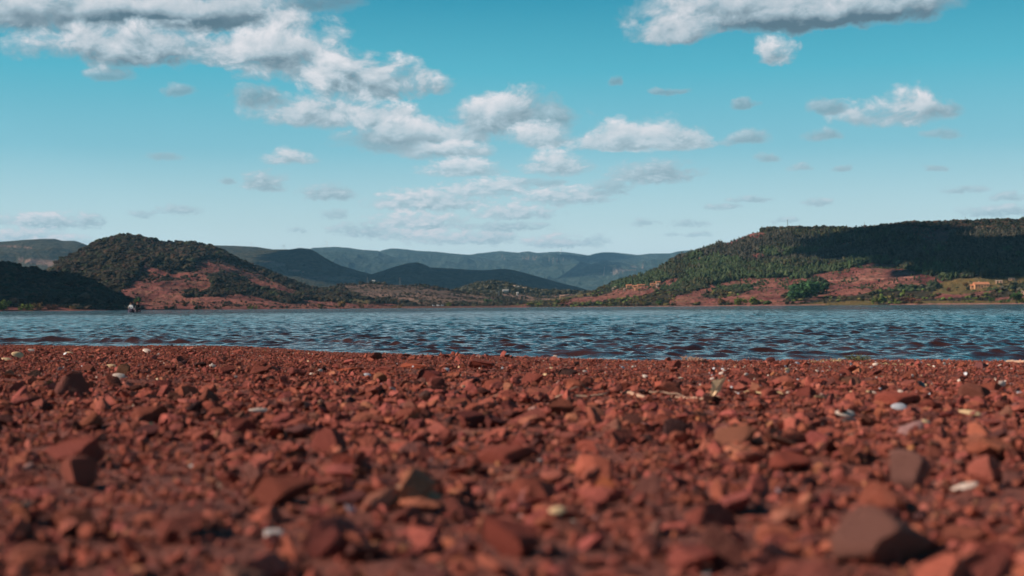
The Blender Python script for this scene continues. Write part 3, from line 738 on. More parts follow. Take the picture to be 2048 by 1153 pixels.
def gravel(name, label, tpl, n, rad, y0, y1, tilt, lift, seed, past=.0, w=STONE_W, power=1.0, size_by_y=None):
    g = np.random.default_rng(seed); p = area_pts(g, n, y0, y1, past)
    if rad[1] > .010:
        cl_ = fbm(p[:, 0]*2.2+seed, p[:, 1]*1.6, 3, seed+300)
        p = p[g.random(n) < np.clip(.30 + (cl_-.38)*4.5, .25, 1)]; n = len(p)
    if KEEP and rad[1] > .010:
        K = np.array(KEEP); ok = np.ones(n, bool)
        for kx, ky, kr in K:
            dx_ = p[:, 0]-kx - (p[:, 1]-ky)*kx/max(ky, .1); dy_ = p[:, 1]-ky
            ok &= ~((np.abs(dx_) < kr*.95) & (dy_ < kr*.9) & (dy_ > -kr-.05*ky*.6))
        p = p[ok]; n = len(p)
    r = rad[0] + (rad[1]-rad[0])*g.random(n)**(1.8*power)
    if size_by_y is not None: r = r*size_by_y(p[:, 0], p[:, 1])
    z = beach_z(p[:, 0], p[:, 1]) + r*lift*g.uniform(.1, 1.0, n)
    tl = np.abs(g.normal(0, tilt, n)); far_ = g.random(n) < .12; tl[far_] = g.uniform(.5, 1.5, far_.sum())
    rt = rots(g.uniform(0, 6.28, n), tl, g.uniform(0, 6.28, n))
    V, Fc, C = scatter_merge(tpl, np.stack([p[:, 0], p[:, 1], z], -1), rt, np.stack([r, r, r], -1), g.integers(0, len(tpl), n), stone_cols(g, n, w))
    o = mesh_np(name, V, Fc, M_GRAVEL, smooth=False, col=C)
    tag(o, label, 'gravel', kind='stuff')
KEEP = []

# larger stones, each an object of its own
def stone_obj(me, x, y, r, seed, label, group=None, col=None, tilt=None, yaw=None, sink=.25, scl=(1, 1, 1)):
    g = np.random.default_rng(seed)
    o = bpy.data.objects.new('stone', me); COL.objects.link(o)
    z = float(beach_z(np.array(x), np.array(y)))
    M = rots(np.array([g.uniform(0, 6.28) if yaw is None else yaw]), np.array([abs(g.normal(0, .35)) if tilt is None else tilt]), np.array([g.uniform(0, 6.28)]))[0]
    S = np.diag([r*scl[0], r*scl[1], r*scl[2]]); MM = M @ S
    vs = np.array([v.co[:] for v in list(me.vertices)[::7]]) @ MM.T
    z0 = vs[:, 2].min(); hh = vs[:, 2].max()-z0
    o.matrix_world = Matrix(((*MM[0], x), (*MM[1], y), (*MM[2], z - z0 - sink*hh), (0, 0, 0, 1)))
    cc = col if col is not None else stone_cols(g, 1, STONE_W[:8]+[0, 0])[0]
    o.color = (*[float(q_) for q_ in cc], 1)
    return tag(o, label, 'stone', group)
big_me = []
for i, (V, Fc) in enumerate(T_BIG):
    t_ = mesh_np('stone', V, Fc, M_STONE, smooth=True, link=False); me = t_.data; bpy.data.objects.remove(t_)
    me.shade_smooth() if hasattr(me, 'shade_smooth') else None
    big_me.append(me)
def beach_hit(px, py):
    zz = .05
    for _ in range(6):
        p_ = ground_pt(float(px), float(py), zz); zz = float(beach_z(np.array(p_[0]), np.array(p_[1])))
    return p_[0], p_[1]
# (px, py of its foot, width in px, height/width, colour, mesh, yaw, label)
HERO = [
 (1790, 1132, 225, .42, (.20, .125, .100), 0, .4, 'largest stone of the beach, a blurred greyish brown block low at the right'),
 (1818, 985, 122, .70, (.25, .165, .135), 1, 1.2, 'pale greyish pink stone standing behind the largest brown block'),
 (1215, 1005, 66, .9, (.40, .15, .07), 2, .2, 'bright orange brown egg shaped stone in the blurred middle foreground'),
 (140, 805, 84, .72, (.165, .085, .070), 3, .9, 'grey brown stone with a dark shaded right side, the tallest at the left'),
 (245, 750, 30, 1.0, (.13, .09, .055), 4, .1, 'speckled dark olive stone on end above the white shell'),
 (398, 733, 36, .38, (.055, .022, .02), 5, 0.0, 'flat nearly black stone among fine gravel near the left waterline'),
 (455, 750, 42, .5, (.20, .07, .05), 6, .4, 'red brown stone with a black shadow beside it near the left waterline'),
 (320, 766, 40, .5, (.17, .055, .045), 7, 1.3, 'rough dark red lump beside the white oval shell'),
 (945, 852, 70, .62, (.15, .05, .04), 8, .6, 'dark pointed stone leaning to the right in the middle of the beach'),
 (985, 862, 62, .55, (.12, .045, .04), 9, 2.0, 'dark split stone just right of the pointed leaning one'),
 (862, 770, 58, .45, (.16, .05, .04), 10, 1.1, 'overhanging dark red slab with a black gap below it'),
 (1945, 798, 82, .50, (.15, .075, .055), 11, 2.9, 'large flat oval brown stone ringed with shell fragments at the right'),
 (1802, 812, 92, .34, (.29, .10, .07), 12, .1, 'long pinkish red slab with a blue white shell under its front edge'),
 (1657, 812, 27, .85, (.055, .032, .032), 13, .5, 'small blackish cube shaped stone right of the straw stem'),
 (965, 738, 66, .30, (.18, .058, .04), 0, 2.4, 'low rounded red crust on the hump by the water'),
 (962, 718, 11, .7, (.42, .24, .17), 2, 1.0, 'pale orange pebble topping the crest of the beach at the waterline'),
 (1097, 722, 12, .65, (.40, .27, .22), 4, .3, 'pale pinkish pebble on the crest right of the orange one'),
 (1155, 732, 14, .8, (.05, .025, .025), 6, .3, 'little black stone in the gravel right of the pale crest pebbles'),
 (130, 925, 112, .5, (.23, .085, .065), 9, .2, 'broad reddish stone with a deep black hollow on its right'),
 (145, 985, 105, .65, (.27, .115, .085), 1, 2.2, 'upright pale red block in the blurred left foreground'),
 (660, 905, 84, .6, (.24, .09, .07), 3, .2, 'dull red wedge with a dark hollow behind it, left of centre'),
 (600, 880, 70, .4, (.14, .075, .07), 5, .3, 'purplish grey flat stone right of the white stick like shell'),
 (1320, 815, 28, .5, (.05, .035, .04), 7, .3, 'blue black pebble beside the pale dry reeds'),
 (845, 1000, 105, .5, (.30, .115, .08), 8, 1.7, 'big smooth orange red slab in the blurred centre foreground'),
 (560, 1010, 120, .45, (.20, .075, .05), 10, .5, 'broad brown slab blurred below the left centre'),
 (1010, 925, 120, .36, (.25, .09, .065), 12, .3, 'long flat red slab spanning the middle foreground'),
 (1590, 955, 95, .5, (.25, .085, .06), 11, 1.3, 'rounded red stone with shadow beneath, blurred right of centre'),
 (1130, 890, 70, .4, (.28, .12, .09), 6, 2.6, 'pale red flat stone just above the bright orange egg'),
 (330, 1100, 150, .45, (.20, .08, .06), 13, 2.2, 'large brown slab cut by the bottom left of the frame'),
 (1030, 1120, 150, .5, (.23, .075, .055), 0, 1.9, 'large red boulder blurred at the bottom centre'),
 (1420, 1060, 130, .5, (.28, .105, .08), 3, 1.0, 'big light red slab left of the largest brown block'),
 (700, 745, 55, .16, (.33, .115, .06), 12, .0, 'flat orange mud plate on the crest left of the hump'),
 (770, 750, 60, .15, (.31, .105, .06), 5, .4, 'second flat orange mud plate, nearer the hump'),
 (830, 738, 62, .15, (.32, .11, .06), 9, 2.9, 'cracked orange mud plate directly before the hump'),
]
for i, (px, py, w, hr, colr_, mi, yaw, lab) in enumerate(HERO):
    x, y = beach_hit(px, py); dd = math.hypot(x, y)
    r = w/F_PX*dd*.5; KEEP.append((x, y+r*.7, r*1.0))
    me = big_me[mi]; ext = np.array([v.co[:] for v in list(me.vertices)[::9]]); zx = np.abs(ext[:, 2]).max(); xx = np.abs(ext[:, 0]).max(); yy_ = np.abs(ext[:, 1]).max()
    colr_ = tuple(min(.5, q_*((1.35, .95, .95)[k_] if i != 5 and max(colr_) > .07 else 1)) for k_, q_ in enumerate(colr_))
    stone_obj(me, x, y+r*.7, r, 100+i, lab, None, colr_, tilt=.08, yaw=yaw, sink=.12, scl=(1/xx, .85/yy_, hr/zx*1.1))
gg = np.random.default_rng(77)
pp = area_pts(gg, 330, 1.15, 7.2, -.9)
for kx, ky, kr in KEEP:
    dd_ = pp[:, 1]-ky; bad = (np.abs(pp[:, 0]-kx-dd_*kx/ky) < kr+.05) & (dd_ > -.45) & (dd_ < kr+.03); pp[bad] = (0.0, 0.2)
rr = .024 + .030*gg.random(330)**2.2
sc_ = rr/np.hypot(pp[:, 0], pp[:, 1]); sc_[pp[:, 1] < .5] = 0; keep = np.argsort(-sc_)[:245]
for i in keep:
    stone_obj(big_me[i % 14], float(pp[i, 0]), float(pp[i, 1]), float(rr[i]), 1000+int(i), 'angular red brown stone lying loose in the coarse foreground gravel', 'loose stones strewn over the red gravel', sink=.22)

# ------------------------------------------------------------------ shells, straw and debris
def shell_mesh(name, mat, depth=.3, nseg=22, nr=8, thick=.05, ridge=.02):
    """one valve: a thin bowl, pointed at the hinge, real thickness, growth ridges"""
    V = []; Fc = []
    for side in (0, 1):
        for j in range(nr+1):
            q_ = j/nr
            for i in range(nseg):
                a = 2*math.pi*i/nseg
                rad = q_*(1-side*thick*.4)
                x = math.cos(a)*rad; y = math.sin(a)*rad*(.62+.10*math.cos(a))
                z = depth*(1-q_**2.3) + ridge*math.sin(q_*26)*(1-side) - side*thick*(1-q_*.4)
                V.append((x-.15*(1-q_), y, z))
    n1_ = (nr+1)*nseg
    for side in (0, 1):
        for j in range(nr):
            for i in range(nseg):
                a, b_ = side*n1_+j*nseg+i, side*n1_+j*nseg+(i+1) % nseg
                f = (a, b_, b_+nseg, a+nseg); Fc.append(f if side == 0 else f[::-1])
    for i in range(nseg):
        a, b_ = nr*nseg+i, nr*nseg+(i+1) % nseg; Fc.append((a, b_, b_+n1_, a+n1_))
    t_ = mesh_np(name, np.array(V), np.array(Fc), mat, smooth=True, link=False); me = t_.data; bpy.data.objects.remove(t_)
    return me
def shell_mat(name, a, b_, rough=.45):
    m, q, bs = new_mat(name); tcn = q.n('ShaderNodeTexCoord')
    r_ = q.v('LENGTH', tcn.outputs['Object'], out=1)
    n_ = q.noise(tcn.outputs['Object'], 3.5, 5)
    w_ = q.m('SINE', q.m('MULTIPLY_ADD', r_, 40, q.m('MULTIPLY', n_, 6)))
    f = q.m('ADD', q.m('MULTIPLY', n_, .8), q.m('MULTIPLY', w_, .12))
    q.put(bs.inputs['Base Color'], q.mix(q.mapr(f, .2, .65, 0, 1), a, b_)); bs.inputs['Roughness'].default_value = rough
    return m
M_SH1 = shell_mat("white_shell", (.66, .57, .50, 1), (.46, .30, .23, 1)); M_SH2 = shell_mat("blue_white_shell", (.56, .60, .66, 1), (.40, .36, .38, 1), .3)
M_SH3 = shell_mat("dark_shell", (.02, .018, .02, 1), (.09, .06, .05, 1), .3); M_SH4 = shell_mat("ochre_shell", (.75, .55, .32, 1), (.50, .30, .15, 1))
SH = {k: [shell_mesh('shell', m_, d, ridge=rg) for d, rg in ((.26, .018), (.18, .01), (.32, .02))] for k, m_ in (('w', M_SH1), ('b', M_SH2), ('d', M_SH3), ('o', M_SH4))}
def shell(px, py, w, kind, label, up=True, tilt=(.2, 0), yaw=0.0, group=None, v=0, lift=.004, cat='shell', asp=1.0):
    x, y = beach_hit(px, py); s = w/F_PX*math.hypot(x, y)*.43
    o = bpy.data.objects.new('shell', SH[kind][v]); COL.objects.link(o)
    o.scale = (s, s*asp, s); z = float(beach_z(np.array(x), np.array(y)))
    o.rotation_euler = (tilt[0] + (0 if up else math.pi), tilt[1], yaw)
    o.location = (x, y, z + lift + (0 if up else s*.4) + abs(math.sin(tilt[0]))*s*.45)
    if not group: KEEP.append((x, y, s))
    else: o.location.z += .007
    return tag(o, label, cat, group)
shell(240, 768, 34, 'w', 'smooth white oval shell tilted in the gravel below the speckled stone', True, (.75, .25), .1, lift=.012)
shell(517, 838, 44, 'w', 'long narrow white shell like a stick, left of centre', True, (.9, .0), .15, v=1, lift=.012, asp=.42)
shell(1930, 1000, 60, 'w', 'bright cream shell with an orange centre, blurred at the far right', True, (.45, -.25), -.25, v=1, lift=.014, asp=.6)
shell(2003, 780, 22, 'w', 'round ridged shell standing on edge behind the flat oval stone', True, (1.35, .0), .2, v=2, lift=.012)
shell(1798, 822, 36, 'b', 'blue white shell tucked under the long pinkish slab', True, (.7, 0), .05, v=1, lift=.010)
shell(2040, 795, 15, 'b', 'small blue white shell at the right edge of the gravel', True, (.9, .3), -.4, v=1, lift=.008)
shell(1843, 779, 24, 'd', 'open dark mussel shell with a white rim leaning like a tent', True, (1.0, .5), .3, v=1, lift=.012)
shell(1862, 782, 17, 'd', 'second small dark mussel shell right of the tent shaped one', True, (.5, .4), -.4, v=2, lift=.010)
shell(1690, 829, 46, 'w', 'pale broken shell lying flat in front of the little black cube stone', True, (.5, .05), .1, v=1)
shell(1940, 838, 50, 'o', 'elongated tan shell in front of the flat oval stone', True, (.6, .15), -.35, v=1, lift=.008, asp=.5)
shell(1700, 846, 36, 'd', 'greyish dull shell below the pale broken one', True, (.6, 0), .2, v=1, lift=.008)
shell(1851, 853, 24, 'o', 'small glowing ochre shell in the blurred right gravel', True, (.5, .1), .2, v=0, lift=.008)
shell(35, 718, 26, 'o', 'ochre fan shaped shell at the left edge under the waterline', True, (.9, .2), .4, lift=.012)
shell(14, 722, 24, 'o', 'flat tan shell touching the ochre fan shaped one', True, (.4, .2), .2, v=1)
shell(63, 704, 18, 'w', 'cream shell fragment near the left waterline', True, (.7, .2), .2, v=1)
shell(137, 710, 22, 'o', 'arched tan shell on a dark hollow near the left waterline', True, (.6, .1), .0, v=2)
shell(293, 706, 20, 'w', 'small white shell on the crest right of the arched tan one', True, (.8, .3), -.3, v=1)
shell(222, 738, 22, 'o', 'tan shell lying left of the speckled olive stone', True, (.6, .1), .1, v=1)
shell(425, 735, 16, 'w', 'tiny white shell below the flat black stone', True, (.7, .1), .3)
shell(342, 746, 18, 'w', 'whitish crumpled shell between the olive stone and the black slab', True, (.7, .3), .4, v=2)
shell(735, 756, 18, 'b', 'milky bluish shell pair left of the dark overhanging slab', True, (.8, .2), .1)
shell(895, 748, 14, 'b', 'small bluish shell above the dark overhanging slab', True, (.9, .2), .3, v=1)
shell(785, 785, 20, 'w', 'upright pale shell splinter left of the dry straw bit', True, (1.2, .3), .6, v=1)
shell(1105, 738, 15, 'o', 'tan shell below the pale crest pebbles', True, (.7, .3), .2)
shell(1290, 758, 15, 'w', 'white curled shell right of centre near the water', True, (1.0, .3), -.4, v=2)
shell(1452, 757, 9, 'w', 'tiny pure white shell above the folded leaf', True, (1.0, .3), .2)
shell(1575, 745, 14, 'o', 'thin bow shaped shell in the sandy right gravel', True, (1.2, .2), .2, v=1)
shell(1170, 748, 12, 'w', 'white chip shell in the gravel right of the hump', True, (1.0, .2), .2, v=1)
shell(1115, 1062, 40, 'o', 'blurred pinkish cream shell at the bottom centre', True, (.6, -.1), .2, v=0, lift=.02)
gs = np.random.default_rng(31)
for i in range(120):
    right = gs.random() < .6
    px = gs.uniform(1400, 2046) if right else gs.uniform(5, 2046)
    py = gs.uniform(733, 800) if right else gs.uniform(712, 790)
    shell(px, py, gs.uniform(4, 13), gs.choice(['w', 'w', 'o', 'w', 'b']), 'tiny pale shell fragment scattered in the gravel', True, (gs.uniform(.3, 1.2), gs.uniform(-.3, .5)), gs.uniform(-1.5, 1.5), 'shell fragments scattered over the gravel', int(gs.integers(0, 3)), .005)

# the gravel itself, leaving the things picked out above uncovered
fine_near = lambda x, y: np.clip(.55 + .45*(shore_y(x)-y)/3.0, .55, 1.0)
gravel('gravel', 'fine crumbled red grit between the stones of the beach', T_TINY, 110000, (.0028, .0085), .9, 12.2, .6, 1.9, 41, .10, size_by_y=fine_near)
gravel('gravel', 'finest red grit packed along the waterline', T_TINY, 50000, (.0030, .0065), 5.4, 12.2, .5, .7, 46, .12, w=[9, 7, 7, 3, 2, 3, 2, 1, 2.2, 2.0])
gravel('gravel', 'loose angular red brown gravel covering the beach', T_MID, 38000, (.006, .016), .9, 12.2, .5, .9, 42, .05, size_by_y=fine_near)
gravel('gravel', 'coarser red gravel chips and slabs over the near beach', T_MID, 6500, (.012, .036), 1.0, 4.6, .5, .45, 43, -.7, power=1.3, w=STONE_W[:8]+[.1, 0])
gravel('gravel', 'scattered coarser red chips towards the waterline', T_MID, 1500, (.014, .028), 3.8, 9.5, .45, .5, 44, -.5, w=STONE_W[:8]+[.1, 0])


M_STRAW = simple("dry_straw", (.50, .36, .19), .8, .3, 30); M_REED = simple("pale_reed", (.44, .27, .19), .9, .35, 20)
M_LEAFDRY = simple("dry_leaf", (.72, .50, .30), .7, .3, 10); M_GLASS = simple("green_glass", (.01, .32, .17), .25, .15, 10); M_WEED = simple("green_weed", (.10, .11, .045), .9, .3, 20)
def tube(pts, rads, ns=6):
    pts = np.array(pts, float); V = []; Fc = []
    for i, p_ in enumerate(pts):
        d = pts[min(i+1, len(pts)-1)]-pts[max(i-1, 0)]; d /= (np.linalg.norm(d)+1e-9)
        a = np.cross(d, (0, 0, 1.0)); a = a if np.linalg.norm(a) > 1e-3 else np.cross(d, (0, 1.0, 0)); a /= np.linalg.norm(a); b_ = np.cross(d, a)
        for k in range(ns):
            t = 2*math.pi*k/ns; V.append(p_ + rads[i]*(a*math.cos(t)+b_*math.sin(t)))
    for i in range(len(pts)-1):
        for k in range(ns):
            k2 = (k+1) % ns; Fc.append((i*ns+k, i*ns+k2, (i+1)*ns+k2, (i+1)*ns+k))
    V.append(pts[0]); V.append(pts[-1]); n_ = len(V); e = (len(pts)-1)*ns
    for k in range(ns):
        k2 = (k+1) % ns; Fc.append((n_-2, k2, k, n_-2)); Fc.append((n_-1, e+k, e+k2, n_-1))
    return np.array(V), [tuple(dict.fromkeys(f)) for f in Fc]
def mesh_py(name, V, Fc, mat, parent=None, smooth=False):
    me = bpy.data.meshes.new(name); me.from_pydata([tuple(map(float, v)) for v in V], [], [tuple(int(i) for i in f) for f in Fc]); me.update()
    if smooth: me.polygons.foreach_set('use_smooth', [True]*len(me.polygons))
    if mat: me.materials.append(mat)
    o = bpy.data.objects.new(name, me); COL.objects.link(o)
    if parent: o.parent = parent
    return o
class MB:
    def __init__(s): s.V = []; s.F = []
    def add(s, V, Fc):
        o_ = len(s.V); s.V += [tuple(v) for v in V]; s.F += [tuple(i+o_ for i in f) for f in Fc]; return s
    def box(s, c0, c1):
        (x0, y0, z0), (x1, y1, z1) = c0, c1
        return s.add([(x0, y0, z0), (x1, y0, z0), (x1, y1, z0), (x0, y1, z0), (x0, y0, z1), (x1, y0, z1), (x1, y1, z1), (x0, y1, z1)],
                     [(0, 3, 2, 1), (4, 5, 6, 7), (0, 1, 5, 4), (1, 2, 6, 5), (2, 3, 7, 6), (3, 0, 4, 7)])
    def bar(s, a, b_, r, ns=5):
        V, Fc = tube([a, b_], [r, r], ns); return s.add(V, Fc)
    def tube(s, pts, rads, ns=6):
        V, Fc = tube(pts, rads, ns); return s.add(V, Fc)
    def obj(s, name, mat, parent=None, smooth=False): return mesh_py(name, s.V, s.F, mat, parent, smooth)
def bz(x, y): return float(beach_z(np.array(x), np.array(y)))
def straw(px0, py0, px1, py1, r, label, mat, name='straw', lift=.012, n=9, wig=.006, seed=0, cat='straw'):
    x0, y0 = beach_hit(px0, py0); x1, y1 = beach_hit(px1, py1); g = np.random.default_rng(seed)
    pts = []
    for i in range(n):
        t = i/(n-1); x = x0+(x1-x0)*t; y = y0+(y1-y0)*t
        pts.append((x+g.normal(0, wig*.5), y+g.normal(0, wig), bz(x, y)+lift+g.normal(0, wig*.5)))
    return tag(MB().tube(pts, [r*(.6+.4*math.sin(math.pi*(i+.7)/(n+.4))) for i in range(n)]).obj(name, mat, smooth=True), label, cat)
straw(1488, 794, 1568, 797, .0022, 'thin golden straw stem lying across the gravel', M_STRAW, seed=1, wig=.002)
straw(1630, 803, 1652, 805, .0025, 'short yellow straw tip touching the little black stone', M_STRAW, seed=2, wig=.001)
straw(850, 775, 882, 771, .006, 'pale straw yellow splinter below the dark overhanging slab', M_STRAW, seed=3, wig=.001)
straw(1120, 786, 1205, 785, .0025, 'thin grey stalk lying flat left of the reed bundle', M_REED, 'stalk', seed=4, wig=.002, cat='stalk')
straw(2012, 727, 2060, 728, .008, 'pale driftwood stalk lying on the waterline at the right edge', M_REED, 'driftwood', seed=5, wig=.002, cat='driftwood')
for i, (a_, b_, c_, d_, lab) in enumerate([(1225, 801, 1300, 806, 'broad pale reed strip at the left of the reed bundle'), (1255, 806, 1345, 810, 'curled reed strip in the middle of the reed bundle'), (1290, 803, 1390, 798, 'reddish reed strip reaching right from the bundle'), (1340, 800, 1440, 803, 'thin pale reed strip ending under the folded leaf'), (1110, 800, 1215, 800, 'low pinkish reed strip left of the reed bundle')]):
    straw(a_, b_, c_, d_, .006 if i < 2 else .0035, lab, M_REED, 'reed', seed=10+i, wig=.0025, cat='reed', lift=.008)
straw(640, 705, 652, 698, .003, 'tiny twig sticking up on the left crest', M_REED, 'twig', seed=30, wig=.001, cat='twig')
# folded dry leaf standing on its tip
x, y = beach_hit(1418, 804); z = bz(x, y); s = 44/F_PX*math.hypot(x, y)
V = [(0, 0, 0), (.32, -.05, .45), (.16, .04, .98), (.62, .0, 1.05), (.42, .12, .55), (.25, .10, .5), (.78, .05, 1.12), (.5, .16, .45), (.02, .02, .02), (.12, .05, .62)]
fb = [(0, 1, 4, 5), (5, 4, 3, 2), (1, 7, 3, 4), (3, 6, 7), (0, 8, 9, 5), (5, 9, 2), (0, 7, 1)]
lo = mesh_py('dry_leaf', [(x+v[0]*s, y+v[1]*s, z-.002+v[2]*s) for v in V], fb, M_LEAFDRY)
sm = lo.modifiers.new('thickness', 'SOLIDIFY'); sm.thickness = .0008
tag(lo, 'folded cream dry leaf standing on its tip in the gravel', 'leaf')
x, y = beach_hit(303, 868)
o = stone_obj(big_me[4], x, y, .0075, 999, 'bright green piece of glass in the blurred left gravel', None, (.01, .4, .2), sink=.0); o.name = 'glass_piece'; o['category'] = 'glass'
o.location.z += .018
om = o.data.copy(); om.materials.clear(); om.materials.append(M_GLASS); o.data = om
# dried weeds on the crest
def weed(px, py, w, h, n, mat, label, seed):
    g = np.random.default_rng(seed); x, y = beach_hit(px, py); s = math.hypot(x, y)/F_PX; b_ = MB()
    z = bz(x, y)
    for i in range(n):
        bx = x + g.uniform(-.5, .5)*w*s; by = y+g.uniform(-.04, .04); L = g.uniform(.4, 1)*h*s*1.5; a = g.uniform(0, 6.28); lean = g.uniform(.2, 1.3)
        pts = [(bx+math.cos(a)*L*lean*t*t*1.2, by+math.sin(a)*L*lean*t*t*.6, bz(bx, by)+.002+L*(t-.45*lean*t*t)) for t in (0, .3, .6, .85, 1)]
        b_.tube(pts, [.0022, .002, .0018, .0014, .0006], 4)
    return tag(b_.obj('dry_weed', mat), label, 'weed')
weed(1385, 723, 40, 9, 46, M_REED, 'tangled clump of brown dried weed on the crest right of centre', 1)
weed(1650, 725, 60, 5, 40, M_STRAW, 'flattened yellowish weed strands along the right waterline', 2)
weed(1718, 724, 34, 12, 46, M_WEED, 'greenish grey weed tuft poking above the waterline', 3)
weed(1790, 731, 110, 3, 46, M_STRAW, 'scattered straw coloured weed strands right of the green tuft', 4)

# ------------------------------------------------------------------ shore trees and bushes that can be told apart
def tree(L, px, py, w, h, kind, cols, label, seed, name=None, group=None):
    g = np.random.default_rng(seed)
    p_ = L.hit(px, py); D = math.hypot(p_[0], p_[1]); H = h/F_PX*D; W = w/F_PX*D
    name = name or ('bush' if kind == 'bush' else ('poplar_tree' if kind == 'poplar' else 'tree'))
    root = empty(name, (p_[0], p_[1], p_[2]-.3), 0, label, 'bush' if kind == 'bush' else 'tree', group)
    n = int(60 + W*H*.9); n = min(n, 420)
    lob = [(g.uniform(-.32, .32)*W, g.uniform(-.32, .32)*W, g.uniform(.45, .75)*H, g.uniform(.22, .34)*W) for _ in range(5)]
    if kind == 'bush': lob = [(g.uniform(-.38, .38)*W, g.uniform(-.3, .3)*W, g.uniform(.25, .6)*H, g.uniform(.2, .32)*min(W, H*1.6)) for _ in range(8)]
    if kind == 'poplar': lob = [(g.uniform(-.08, .08)*W, g.uniform(-.08, .08)*W, t*H, W*.42*(1.1-t)+.3) for t in (.25, .4, .55, .7, .85)]
    li = g.integers(0, len(lob), n); lo_ = np.array(lob)[li]
    dirs = g.normal(size=(n, 3)); dirs /= np.linalg.norm(dirs, axis=1)[:, None]
    rad = lo_[:, 3]*g.uniform(.35, 1.05, n)
    ps = lo_[:, :3] + dirs*rad[:, None]*np.array([1, 1, .9]); ps[:, 2] = np.clip(ps[:, 2], .08*H, H*1.02)
    sz = g.uniform(.05, .10, n)*min(W, H)*1.15
    cc = np.array(cols)[g.integers(0, len(cols), n)]*g.uniform(.6, 1.45, (n, 1))
    V, Fc, C = scatter_merge([ (v_*np.array([1, .8, .45]), f_) for v_, f_ in T_TINY[:8]], ps, rots(g.uniform(0, 6, n), g.uniform(0, 1.2, n), g.uniform(0, 6, n)), np.stack([sz*2, sz*2, sz*2], -1), g.integers(0, 8, n), cc)
    mesh_np('crown', V, Fc, M_LEAF, root, False, C)
    b_ = MB(); tr_ = max(.12, W*.035)
    b_.tube([(0, 0, -.4), (.02*W, 0, H*.3), (0, .02*W, H*.6)], [tr_*1.4, tr_, tr_*.6], 7)
    for j in range(4):
        q_ = lob[j % len(lob)]; b_.tube([(0, 0, H*.25), (q_[0]*.5, q_[1]*.5, (H*.25+q_[2])*.5), q_[:3]], [tr_*.7, tr_*.5, tr_*.25], 5)
    b_.obj('trunk', M_TRUNK, root, True)
    return root
YG = [(.115, .15, .035), (.15, .165, .045), (.085, .12, .03)]; GR = [(.05, .095, .03), (.07, .12, .035), (.045, .08, .028)]; DK = [(.03, .04, .022), (.04, .05, .026)]; OC = [(.20, .11, .045), (.15, .095, .04), (.12, .09, .035)]; CO = [(.035, .085, .035), (.045, .105, .04), (.03, .065, .03)]
RB = [(.13, .05, .035), (.16, .07, .04), (.09, .045, .03)]
